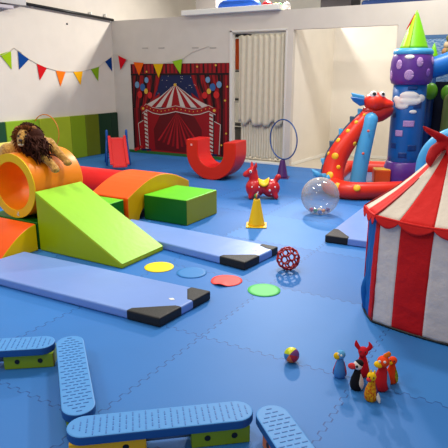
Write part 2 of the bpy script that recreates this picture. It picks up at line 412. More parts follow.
o = curtain('curtain_cloth', -4.72, -3.86, .075, 1.05, YB+.085, 17, .014, '', .03, mat('thin_curtain_cloth', (220, 212, 192), .9, .1, .3, 160, .05, 14)); o.parent = t
f = MB(); f.tube([(-4.85, YB+.085, 1.07), (-3.83, YB+.085, 1.07)], .008, n=8); f.build('curtain_rod', M_grey, t)
t = thing('storage_shelf', 'dark narrow shelf of goods glimpsed beside the curtain inside doorway', 'shelf', (-5.35, 9.7, 0))
f = MB(); f.span(-.3, -.27, -.2, .2, 0, 2.3); f.span(.25, .28, -.2, .2, 0, 2.3)
for z in (.05, .55, 1.05, 1.6, 2.27): f.span(-.3, .28, -.2, .2, z, z+.03)
f.build('frame', mat('dark_shelf', (46, 48, 54), .6), t)
f = MB(); f.span(-.25, .22, -.19, .15, 1.64, 2.22); tag(f.build('storage_box', mat('bright_orange_card', (236, 92, 30), .6), loc=(-5.35, 9.7, 0), bevel=.02), 'bright orange box on upper shelf seen through the curtain gap', 'box')
f = MB(); f.span(-.25, .22, -.19, .15, .085, .5); tag(f.build('storage_box', mat('grey_card', (90, 92, 96), .6), loc=(-5.35, 9.7, 0), bevel=.02), 'dark grey box low on the shelf behind the curtain gap', 'box')

# things stored above partition
def blob(name, loc, r, m, label, cat, grp=None):
    f = MB(); f.ell((0, 0, r[2]), r); return tag(f.build(name, m, loc=loc, smooth=True), label, cat, grp)
f = MB(); f.tube([(-.33, 0, .14), (.24, 0, .14)], .14, n=24, round_ends=True)
tag(f.build('rolled_mat', mat('royal_blue_vinyl', (16, 74, 170), .4), loc=(-4.90, 8.95, 2.57), smooth=True), 'royal blue rolled cushion on the ledge above the doorway', 'rolled mat')
blob('play_ball', (-4.34, 8.85, 2.57), (.10, .10, .10), mat('dark_red_rubber', (168, 22, 36), .4), 'dark red ball on the ledge right of the blue roll', 'ball')
f = MB()
for k, c in enumerate(((236, 60, 40), (180, 210, 40), (240, 190, 30), (40, 150, 60))):
    f.ell(((k-1.5)*.035, .01*(k % 2), .07+.012*(k % 2)), (.05, .06, .07), mat('plush_%d' % k, c, .8))
tag(f.build('stuffed_toy', loc=(-4.13, 8.8, 2.57)), 'bright multicoloured soft toy on the ledge next to red ball', 'soft toy')
blob('play_ball', (-3.95, 8.8, 2.57), (.075, .075, .075), mat('grey_white_rubber', (200, 196, 196), .4), 'greyish white ball on the right end of the ledge', 'ball')
f = MB(); f.span(-.22, .22, -.2, .2, 0, .4); f.span(-.23, .23, -.21, .21, .3, .33)
tag(f.build('storage_cabinet', mat('silver_grey_box', (168, 162, 160), .5), loc=(-5.62, 9.1, 2.57), bevel=.01), 'silver grey storage box at the left end of the ledge', 'storage box')
f = MB(); f.span(-.16, .16, -.15, .15, 0, .26); f.span(-.17, .17, -.16, .16, .20, .27)
tag(f.build('storage_crate', mat('dark_grey_plastic', (66, 62, 66), .5), loc=(-5.22, 9.28, 2.57), bevel=.01), 'dark grey crate on the ledge between grey box and blue roll', 'crate')
f = MB(); f.span(-.62, .0, -.3, .3, 0, .42)
tag(f.build('trunk', mat('dark_umber', (60, 56, 58), .6), loc=(-3.4, 10.85, 2.57), bevel=.02), 'dark charcoal trunk stored high above the alcove', 'trunk')
f = MB(); f.span(-1.25, 1.2, -.35, .35, .0, .32)
tag(f.build('folded_inflatable', mat('navy_tarp', (24, 62, 128), .5, .5, .4, 8), loc=(-1.95, 10.85, 2.57), bevel=.06, seg=4), 'navy blue folded inflatable stored high above the alcove', 'folded tarp')

# poster behind castle
t = thing('wall_poster', 'pale blue printed poster on the wall behind the castle', 'poster', (-1.62, YB-.012, 1.0))
def poster_mat():
    m = mat('poster_print', (110, 150, 196), .6, .3); nt = m.node_tree; N = nt.nodes
    tc = N.new('ShaderNodeTexCoord'); mp = N.new('ShaderNodeMapping'); mp.inputs['Scale'].default_value = (16, 1, 60); n = N.new('ShaderNodeTexNoise'); n.inputs['Scale'].default_value = 1.4
    r = N.new('ShaderNodeValToRGB'); r.color_ramp.elements[0].position = .42; r.color_ramp.elements[1].position = .6
    r.color_ramp.elements[0].color = rgb(70, 116, 172); r.color_ramp.elements[1].color = rgb(150, 176, 202)
    nt.links.new(tc.outputs['Object'], mp.inputs[0]); nt.links.new(mp.outputs[0], n.inputs['Vector']); nt.links.new(n.outputs['Fac'], r.inputs[0]); nt.links.new(r.outputs[0], N['Principled BSDF'].inputs['Base Color'])
    return m
f = MB(); f.span(0, 1.5, 0, .01, 0, 1.09); f.build('sheet', poster_mat(), t)
f = MB(); f.span(-.005, 1.5, -.004, .0, 1.05, 1.1); f.build('header_strip', mat('slate_blue', (66, 104, 150), .6), t)

# ================================================================== floor mats
def landing_mat(pts, h, label, corners, grp='blue landing mats with black corners'):
    """pts: 4 ccw ground corners; corners: list of indices with black patches"""
    c = sum((Vector(p+(0,)) for p in pts), Vector())/4
    t = thing('crash_mat', label, 'crash mat', (c.x, c.y, 0), 0, grp)
    q = [Vector(p+(0,))-c for p in pts]
    f = MB(); f.prism([(v.x, v.y) for v in q], lambda u, v, k: (u, v, .002+(h-.002)*k)); f.build('mat_body', V_blue, t, bevel=.012, seg=3)
    n = len(q)
    for i, la, lb_ in corners:
        p = q[i]; a = (q[i-1]-p).normalized(); b = (q[(i+1) % n]-p).normalized()
        e = .003; out = -(a+b)*e
        P0 = p+out; P1 = p+a*la+(-b)*e; P2 = p+b*lb_+(-a)*e
        P1b = P1 + b*.03*0; 
        mid = (P1+P2)/2 + (P0-(P1+P2)/2)*.22
        poly = [P0, P2, P2+a*(lb_*.0)+a*.05, P1+b*.05, P1]
        f = MB(); f.prism([(v.x, v.y) for v in poly], lambda u, v, k: (u, v, .001+(h+.0025)*k)); f.build('corner_patch', M_black, t, bevel=.010, seg=2)
    return t
m1 = landing_mat([(-3.76, 2.36), (-1.90, 2.43), (-1.855, 2.965), (-3.72, 2.90)], .064, 'blue landing mat in front of the green wedge, nearest the beams', [(1, .26, .22), (2, .20, .16)])
def label_tag(t, x, y, z, rz=0):
    f = MB(); f.span(-.022, .022, -.006, .006, 0, .002); f.span(-.008, .012, -.014, .014, 0, .0022); f.build('maker_label', M_white, t, loc=(x, y, z), rot=(0, 0, rz))
label_tag(m1, .80, .05, .0645)
m2 = landing_mat([(-3.64, 3.80), (-1.92, 3.60), (-1.86, 4.11), (-3.60, 4.20)], .07, 'blue landing mat lying behind the green wedge, beside the green blocks', [(1, .26, .22), (2, .10, .16)])
label_tag(m2, .76, 0, .0705)
m3 = landing_mat([(-1.62, 4.665), (-1.08, 4.69), (-1.12, 6.2), (-1.64, 6.18)], .07, 'blue landing mat partly hidden behind the striped play tent', [(0, .26, .22)])

# floor spots
for x, y, r, c, l in ((-2.57, 3.31, .122, (252, 224, 10), 'round yellow floor spot'), (-2.265, 3.34, .122, (40, 124, 196), 'round blue floor spot between yellow and red spots'),
                      (-1.935, 3.33, .122, (238, 70, 66), 'round red floor spot with a rumpled front edge'), (-1.60, 3.31, .122, (84, 200, 104), 'round green floor spot nearest the red lattice ball')):
    f = MB(); n = 48
    rum = c[0] == 238
    def Z(a, k):
        if not rum: return 0
        ang = (a+PI/2 - .1); ang = (ang+PI) % (2*PI)-PI
        return .018*math.exp(-(ang/.35)**2)*k
    R = []
    for (rr, z) in ((.0, 0), (.5, 0), (.8, 0), (1, 0), (1, .0035), (.8, .0035), (.5, .0035), (.0, .0035)):
        R.append([Vector((max(rr, .002)*r*math.cos(2*PI*k/n)*(1+.02*rum*math.sin(6*PI*k/n)), max(rr, .002)*r*math.sin(2*PI*k/n)*(1+.03*rum*math.sin(4*PI*k/n)), .001+z+Z(2*PI*k/n, rr**3))) for k in range(n)])
    f.rings(R)
    tag(f.build('floor_spot', mat('rubber_%d_%d' % c[:2], c, .55, .4), loc=(x, y, 0)), l, 'floor marker', 'coloured floor spots in a row')

# ================================================================== soft play foam
# wedge
f = MB(); f.prism([(-.975, 0), (0, 0), (0, .04), (-.975, .54)], lambda u, v, k: (u, .565*k, v), V_olive)
t = thing('foam_wedge', 'large lime green foam wedge ramp leading down from the tunnel', 'foam wedge', (-2.805, 3.12, 0))
o = f.build('wedge_body', None, t, bevel=.012, seg=3)
f = MB(); f.prism([(-.973, .5405), (0, .0415), (0, .0435), (-.973, .5425)], lambda u, v, k: (u, .004+.557*k, v)); f.build('slope_cover', V_lime, t)
# dark green base box
f = MB(); f.span(-.36, .30, 0, .58, 0, .255)
tag(f.build('foam_box', V_dgrn, loc=(-4.1, 3.13, 0), bevel=.012, seg=3), 'low dark green foam box under the yellow and orange tunnel', 'foam block')
# curved ramp in front
t = thing('curved_ramp', 'orange foam ramp with curved yellow side in front of tunnel', 'foam ramp', (-3.79, 2.68, 0))
prof = [(0, 0)] + [(.43*a, .25*(1-(1-a)**1.7)) for a in [k/12 for k in range(1, 13)]] + [(.43, 0)]
f = MB(); f.prism(prof, lambda u, v, k: (-.62*k, u, v), V_yel, V_org)
o = f.build('ramp_body', None, t, bevel=.008)
for p in o.data.polygons:
    if p.normal.y > .9: p.material_index = 0
# tunnel
t = thing('foam_tunnel', 'orange foam tunnel with a yellow ring front, lion lying on top', 'play tunnel', (-4.1, 3.15, .255))
n = 40; ro, ri, ln = .299, .226, .59; zc = ro+.004
def ringpts(r, y): return [(r*math.cos(2*PI*k/n), y, zc + r*math.sin(2*PI*k/n)) for k in range(n)]
f = MB(); f.rings([ringpts(ro, .0), ringpts(ro, ln), ringpts(ri, ln), ringpts(ri, .0)], V_amb, closed=True)
o = f.build('tube_body', None, t, bevel=.012)
f = MB(); f.rings([ringpts(ro+.001, -.006), ringpts(ro+.001, .004), ringpts(ri-.001, .004), ringpts(ri-.001, -.006)], V_yel, closed=True)
o = f.build('front_ring', None, t)
for p in o.data.polygons: p.use_smooth = False
f = MB(); f.box((.03, -.009, .045), (.03, .002, .012), M_white); f.box((.03, -.009, .06), (.01, .002, .03), M_white); f.build('maker_label', None, t, rot=(0, .25, 0))
# pale yellow arch further back
t = thing('foam_cylinder', 'pale yellow foam cylinder behind the lion at the left edge', 'foam cylinder', (-5.72, 4.15, 0))
f = MB(); n2 = 32
f.rings([[(.29*math.cos(2*PI*k/n2), y, .44+.29*math.sin(2*PI*k/n2)) for k in range(n2)] for y in (0, .5)]); f.build('roll', mat('pale_yellow_vinyl', (214, 204, 96), .5), t, bevel=.02)
f = MB(); f.span(-.3, .3, 0, .5, 0, .2); f.build('support_block', V_dgrn, t, bevel=.01)
# arch bridge
t = thing('foam_arch_bridge', 'orange topped arched foam bridge with yellow side', 'foam bridge', (-3.66, 4.22, 0))
pr = [(0, 0), (0, .28)] + [(1.16*a, .28+.17*math.sin(PI*a)) for a in [k/14 for k in range(1, 14)]] + [(1.16, .28), (1.16, 0), (.98, 0)] + [(.58+.4*math.cos(PI*k/12), .2*math.sin(PI*k/12)) for k in range(1, 12)] + [(.18, 0)]
f = MB(); f.prism(pr, lambda u, v, k: (-.54*k, u, v), V_mus, V_org); f.build('bridge_body', None, t, bevel=.012)
# bolster
f = MB(); f.tube([(-.73, 0, .2), (.73, 0, .2)], .2, n=36)
tag(f.build('foam_bolster', V_red, loc=(-4.95, 4.95, 0), bevel=.015), 'long red foam bolster lying behind the green wedge', 'foam bolster')
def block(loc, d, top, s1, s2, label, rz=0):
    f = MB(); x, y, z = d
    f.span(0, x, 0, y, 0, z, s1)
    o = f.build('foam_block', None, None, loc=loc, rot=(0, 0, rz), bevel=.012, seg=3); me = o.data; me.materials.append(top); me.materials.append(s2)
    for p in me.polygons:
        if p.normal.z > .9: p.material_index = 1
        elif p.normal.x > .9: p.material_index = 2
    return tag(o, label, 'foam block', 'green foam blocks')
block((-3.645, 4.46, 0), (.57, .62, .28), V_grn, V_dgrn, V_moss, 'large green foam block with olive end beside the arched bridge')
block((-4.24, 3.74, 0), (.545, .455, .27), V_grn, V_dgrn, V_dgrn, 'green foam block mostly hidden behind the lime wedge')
# U arc
t = thing('foam_u_rocker', 'red U shaped foam rocker standing open end up', 'foam rocker', (-4.215, 6.77, 0), rad(5))
R, r = .415, .215; outer = [(R*math.cos(a), R+R*math.sin(a)) for a in [PI+PI*k/26 for k in range(27)]]; inner = [(r*math.cos(a), R+r*math.sin(a)) for a in [2*PI-PI*k/22 for k in range(23)]]
pr = [(-.40, .585)] + outer + [(.415, .585), (.215, .575)] + inner + [(-.20, .60)]
pr = [(-.41, .60)] + outer[0:] + [(.41, .585), (.215, .575)] + inner + [(-.215, .60)]
f = MB(); f.prism(pr, lambda u, v, k: (u, .42*k, v), V_ored, V_red); f.build('rocker_body', None, t, bevel=.012)
f = MB(); f.box((-.32, -.004, .52), (.03, .002, .03), mat('pink_label', (240, 170, 160), .5)); f.build('maker_label', None, t)

# small slide
SD = Vector((.5, -.86, 0)); 
t = thing('toddler_slide', 'small red plastic slide with blue side rails near the green pads', 'slide', (-6.36, 7.12, 0), rad(44))
# local: x = width (image right), -y = downhill
V_slide = mat('red_slide_plastic', (222, 40, 42), .35, .5)
def chute(u, v):
    y = -.74*v; z = .47-.42*(v**.9 if v < .88 else .88**.9+(v-.88)*.15); w = .155
    x = (u-.5)*2
    e = 0 if abs(x) < .72 else .045
    return (x*w, y, z+e)
f = MB(); us = [0, .06, .13, .15, .5, .85, .87, .94, 1]
V = [[f.bm.verts.new(chute(u, k/14)) for k in range(15)] for u in us]
for a in range(len(us)-1):
    for b in range(14): f.bm.faces.new((V[a][b], V[a+1][b], V[a+1][b+1], V[a][b+1]))
f.build('chute', V_slide, t, solid=.018)
f = MB(); f.span(-.155, .155, -.02, .14, .455, .475); f.build('platform', V_slide, t, bevel=.008)
Mb = mat('blue_slide_plastic', (18, 84, 168), .4)
for sx in (-1, 1):
    f = MB(); f.tube([(sx*.17, .04, .40), (sx*.168, .03, .60)], .022, n=12, round_ends=True); f.build('handrail', Mb, t)
    f = MB(); f.tube([(sx*.17, .10, .47), (sx*.21, .30, .02)], .018, n=8); f.tube([(sx*.17, .0, .45), (sx*.20, -.16, .02)], .018, n=8); f.build('leg', Mb, t)
for k in range(3):
    f = MB(); f.tube([(-.18, .15+.06*k, .36-.13*k), (.18, .15+.06*k, .36-.13*k)], .014, n=8); f.build('rung', Mb, t)

# ================================================================== balance beams
M_pl = mat('plank_blue', (78, 150, 220), .5, .3); M_rib = mat('plank_rib_blue', (54, 116, 190), .5, .4); M_ps = mat('plank_side_shade_blue', (24, 84, 156), .5, .4)  # side blue is the plank blue with its shading painted in
M_sup = {'lime': mat('lime_support', (132, 164, 8), .45), 'yellow': mat('yellow_support', (244, 190, 12), .45), 'orange': mat('orange_support', (226, 120, 40), .45)}
def plank(tip0, tip1, label, sups):
    a, b = Vector(tip0+(0,)), Vector(tip1+(0,)); L = (b-a).length; rz = math.atan2(b.y-a.y, b.x-a.x); c = (a+b)/2
    t = thing('balance_plank', label, 'balance beam', (c.x, c.y, 0), rz, 'blue balance planks on low supports')
    w = .0745; h = L/2-w
    cap = [(h+w*math.cos(q), w*math.sin(q)) for q in [-PI/2+PI*k/14 for k in range(15)]] + [(-h+w*math.cos(q), w*math.sin(q)) for q in [PI/2+PI*k/14 for k in range(15)]]
    f = MB(); f.prism(cap, lambda u, v, k: (u, v, .083+.042*k), M_pl, M_ps); f.build('plank_board', None, t, bevel=.006)
    f = MB(); nr = int(L/.028)
    for k in range(nr):
        x = -L/2+.03+k*(L-.06)/(nr-1)
        for j in range(-2, 3):
            y = (j+(.5 if k % 2 else 0))*.034
            lim = w-.009 if abs(x) < h else math.sqrt(max(0, (w-.008)**2-(abs(x)-h)**2))-.008
            if abs(y)+.012 > lim: continue
            f.box((x, y, .1256), (.005, .024, .0025))
    f.build('tread_ribs', M_rib, t)
    f = MB(); f.tube([(sups[0][1]-.02, 0, .045), (sups[1][0]+.02, 0, .045)] if sups[0][1] < sups[1][0] else [(sups[1][1]-.02, 0, .045), (sups[0][0]+.02, 0, .045)], .022, n=12); f.build('link_rod', mat('slate_rod', (84, 108, 146), .4), t)
    for x0, x1, cl in sups:
        s = MB()
        s.span(x0, x1, -.058, .058, 0, .085); so = s.build('support', M_sup[cl], t, bevel=.005)
        so['label'] = cl + ' plastic support block'
        for q in (.27, .73):
            for sg in (-1, 1):
                g = MB(); M = Matrix.Rotation(PI/2, 3, 'X'); g.lathe([(.0135, -.002), (.0135, .002)], (x0+(x1-x0)*q, sg*.0585, .045), n=14, M=M); g.build('peg_hole', M_blk, so)
    return t
plank((-2.775, 1.33), (-2.145, 1.81), 'blue balance plank on a lime support cut off at left edge', [(.13, .392, 'lime'), (-.36, -.02, 'yellow')])
plank((-2.125, 1.895), (-1.545, 1.398), 'blue balance plank running toward the camera at left, orange support', [(-.36, -.12, 'orange'), (.12, .34, 'lime')])
plank((-1.53, 1.305), (-.92, 1.815), 'blue balance plank on yellow and lime supports at front centre', [(-.385, -.07, 'yellow'), (.12, .375, 'lime')])
plank((-.88, 1.87), (-.28, 1.35), 'blue balance plank leading off the bottom edge, right of centre', [(-.30, -.08, 'orange'), (.12, .34, 'lime')])
# ================================================================== cones, hoops, balls
def cone(loc, h, rb, rt, m, label, rz=.4):
    t = thing('marker_cone', label, 'cone', loc, rz)
    f = MB(); f.lathe([(rb*.92, .0135), (rb*.86, .03), (rt*1.08, h-.01), (rt, h), (rt*.6, h), (rt*.55, h-.02)], n=28); f.build('cone_body', m, t, smooth=True)
    f = MB(); f.span(-rb*1.08, rb*1.08, -rb*1.08, rb*1.08, .001, .013); f.build('cone_base', m, t, bevel=.005, seg=3)
    return t
M_purp = mat('purple_plastic', (76, 34, 104), .45); M_ycone = mat('yellow_cone_plastic', (240, 192, 6), .45)
cone((-2.45, 4.85, 0), .29, .10, .033, M_ycone, 'yellow marker cone with a small ball on its tip', .45)
cone((-3.35, 7.49, 0), .28, .10, .035, M_purp, 'purple marker cone holding up the blue hoop', .3)
cone((-7.33, 6.42, 0), .28, .10, .035, mat('orange_plastic', (238, 120, 30), .45), 'orange marker cone holding the orange hoop behind the tunnel', .3)
f = MB()
cs = [(170, 30, 40), (40, 130, 60), (200, 120, 30), (60, 50, 110)]
f.ell((0, 0, .031), .031, mat('dark_red_ball', (120, 24, 34), .4)); o = f.build('small_ball', loc=(-2.45, 4.85, .2895))
for p in o.data.polygons: pass
for k in (1, 2, 3): o.data.materials.append(mat('ball_patch_%d' % k, cs[k], .4))
for p in o.data.polygons: p.material_index = int(((math.atan2(p.center.y, p.center.x)+PI)/(2*PI)*8)) % 4
tag(o, 'small dark multicoloured ball on top of the yellow cone', 'ball')
def hoop(loc, r, rt, m, label, rz, tilt):
    f = MB(); f.tube([(r*math.cos(2*PI*k/64), 0, r+r*math.sin(2*PI*k/64)) for k in range(64)], rt, n=10, closed=True)
    o = f.build('hoop', m, loc=loc, rot=(0, tilt, rz), smooth=True); return tag(o, label, 'hoop')
hoop((-3.35, 7.49, .292), .300, .0105, mat('blue_hoop', (26, 74, 140), .35), 'blue hoop standing upright on the purple cone', rad(-23), 0)
hoop((-7.33, 6.42, .290), .300, .0085, mat('orange_hoop', (234, 134, 46), .35), 'thin orange hoop upright before the green wall pads', rad(2), 0)

# clear sensory ball
def clear_mat():
    m = bpy.data.materials.new('clear_vinyl'); m.use_nodes = True; nt = m.node_tree; N = nt.nodes; L = nt.links
    N.remove(N['Principled BSDF']); out = N['Material Output']
    tr = N.new('ShaderNodeBsdfTransparent'); tr.inputs[0].default_value = (.97, .97, .97, 1); gl = N.new('ShaderNodeBsdfGlossy'); gl.inputs['Roughness'].default_value = .06
    di = N.new('ShaderNodeBsdfDiffuse'); di.inputs[0].default_value = rgb(214, 206, 200)
    fr = N.new('ShaderNodeLayerWeight'); fr.inputs[0].default_value = .42
    m1 = N.new('ShaderNodeMixShader'); m2 = N.new('ShaderNodeMixShader'); 
    mu = N.new('ShaderNodeMath'); mu.operation = 'MULTIPLY_ADD'; mu.inputs[1].default_value = .45; mu.inputs[2].default_value = .09
    L.new(fr.outputs['Facing'], mu.inputs[0]); m1.inputs[0].default_value = .35; L.new(di.outputs[0], m1.inputs[1]); L.new(gl.outputs[0], m1.inputs[2])
    L.new(mu.outputs[0], m2.inputs[0]); L.new(tr.outputs[0], m2.inputs[1]); L.new(m1.outputs[0], m2.inputs[2]); L.new(m2.outputs[0], out.inputs[0])
    return m
f = MB(); f.ell((0, 0, .215), .215, seg=40, ring=24)
f.ell((0, 0, .215), .213, seg=40, ring=24)
tag(f.build('clear_ball', clear_mat(), loc=(-2.045, 5.64, .0)), 'large clear inflated ball with small coloured balls inside', 'inflatable ball')
bc = [((206, 40, 50), 'red'), ((70, 150, 70), 'green'), ((60, 90, 180), 'blue'), ((230, 150, 40), 'orange'), ((120, 60, 110), 'purple'), ((236, 220, 200), 'white')]
i = 0
for (dx, dy) in ((-.092, 0), (-.044, .02), (.002, -.025), (.048, .012), (.094, -.005), (.01, .055)):
    d = math.hypot(dx, dy); z = .215 - math.sqrt(.184**2-d*d); c, nme = bc[i]
    f = MB(); f.ell((0, 0, 0), .025, seg=14, ring=8)
    q = Vector((dx*.86-dy*.5, dx*.5+dy*.86))
    wn = ('far left', 'left of middle', 'middle front', 'right of middle', 'far right', 'middle back')[i]
    tag(f.build('tiny_ball', mat('tiny_'+nme, c, .4), loc=(-2.045+q.x, 5.64+q.y, z)), 'tiny %s ball, %s among those inside the clear ball' % (nme, wn), 'ball', 'tiny balls inside the clear ball'); i += 1

# lattice ball
def lattice():
    bm = bmesh.new(); bmesh.ops.create_icosphere(bm, subdivisions=1, radius=1)
    f = MB(); R = .090; rt = .0075
    vs = {v.index: v.co.normalized() for v in bm.verts}
    def nb(a, b): return (vs[a]*2+vs[b]).normalized()*R
    def seg(p, q):
        pts = [((p*(1-t)+q*t).normalized()*R) for t in (0, .25, .5, .75, 1)]; f.tube(pts, [rt*1.25, rt*.95, rt*.85, rt*.95, rt*1.25], n=8)
    for e in bm.edges:
        a, b = e.verts[0].index, e.verts[1].index; seg(nb(a, b), nb(b, a))
    for fc in bm.faces:
        ids = [v.index for v in fc.verts]
        for k in range(3):
            a, b, c = ids[k], ids[(k+1) % 3], ids[(k+2) % 3]
            seg(nb(a, b), nb(a, c))
        for k in range(3):
            for j in range(3):
                if j != k: f.ell(nb(ids[k], ids[j]), rt*1.35, seg=8, ring=6)
    bm.free(); bmesh.ops.translate(f.bm, verts=f.bm.verts[:], vec=(0, 0, .0985)); return f
o = lattice().build('lattice_ball', mat('red_rubber', (176, 22, 30), .5), loc=(-1.625, 3.80, 0), rot=(.0, 0, .5), smooth=True)
tag(o, 'red rubber ball of open hexagonal lattice on the floor', 'ball')
# beach-like ball
f = MB(); f.ell((0, 0, 0), .043, seg=24, ring=16); o = f.build('segment_ball', None, loc=(-1.015, 2.47, .043), rot=(rad(62), rad(0), rad(5)))
for nme, c in (('cyan', (60, 130, 190)), ('orange', (226, 110, 40)), ('scarlet', (180, 20, 40)), ('purple', (110, 50, 120)), ('lime_yellow', (226, 226, 10)), ('lime', (190, 206, 10))): o.data.materials.append(mat('seg_'+nme, c, .35))
for p in o.data.polygons: p.material_index = int((math.atan2(p.center.y, p.center.x)+PI)/(2*PI)*5.999)
tag(o, 'small ball with yellow, purple and red segments near the skittles', 'ball')

# ================================================================== ride-on horse
def horse():
    t = thing('ride_on_horse', 'red inflatable ride-on horse with yellow saddle and white spots', 'ride-on toy', (-2.98, 6.05, 0), rad(30))
    Mr = mat('red_pvc', (200, 14, 26), .3, .6)
    f = MB()
    f.ell((-.095, 0, .138), (.122, .112, .130)); f.ell((.110, 0, .134), (.118, .110, .118)); f.ell((0, 0, .14), (.10, .08, .08))
    f.tube([(-.10, 0, .19), (-.112, 0, .26), (-.122, 0, .32)], [.085, .064, .058], n=16, sub=3)
    f.ell((-.135, 0, .345), (.072, .06, .062)); f.tube([(-.16, 0, .34), (-.215, 0, .312)], [.05, .040], n=14, round_ends=True)
    for sy in (-1, 1):
        f.tube([(-.118-sy*.012, sy*.034, .385), (-.115-sy*.022, sy*.048, .432), (-.112-sy*.026, sy*.050, .472)], [.024, .023, .008], n=10, round_ends=True)
        f.tube([(-.13, sy*.06, .08), (-.155, sy*.075, .03)], [.045, .03], n=12, round_ends=True)
        f.tube([(.15, sy*.06, .08), (.175, sy*.075, .03)], [.045, .03], n=12, round_ends=True)
    f.tube([(.15, 0, .20), (.18, 0, .25), (.20, 0, .28)], [.024, .032, .040], n=12, round_ends=True)
    f.build('horse_body', Mr, t, remesh=.009)
    f = MB()
    f.patch(lambda u, v: (.012+(u-.5)*.13*(1.15-.5*abs(v-.5)), .098*math.sin((v-.5)*2.5), .142+.0+ (.094-.0*abs(u-.5))*math.cos((v-.5)*2.5)+.035*(2*abs(u-.5))**2), 8, 12)
    f.build('saddle', mat('yellow_pvc', (244, 204, 20), .35), t, solid=.012)
    Mw = mat('white_print', (245, 240, 238), .4); 
    f = MB()
    for cx, cz, dx, dz, r, A_, B_ in ((-.095, .138, -.04, .03, .012, .11, .118), (-.095, .138, .045, .030, .013, .11, .118), (-.095, .138, .03, -.035, .013, .11, .118), (-.095, .138, -.03, -.06, .010, .11, .118), (.110, .138, -.02, -.01, .016, .105, .105), (.110, .138, .045, .03, .012, .105, .105), (.110, .138, .05, -.04, .011, .105, .105), (.110, .138, .0, -.06, .010, .105, .105)):
        ry = .109*math.sqrt(max(0, 1-(dx/(A_*1.1))**2-(dz/(B_*1.1))**2))
        for sy in (-1, 1): f.ell((cx+dx, sy*(ry-.002), cz+dz), (r, .005, r), seg=10, ring=6)
    f.build('white_spots', Mw, t)
    for sy in (-1, 1):
        f = MB(); f.ell((-.155, sy*.052, .358), (.018, .011, .020), seg=12, ring=8); e = f.build('eye', Mw, t)
        f = MB(); f.ell((-.160, sy*.060, .358), (.009, .006, .011), seg=10, ring=6); f.build('pupil', M_blk, e)
horse()

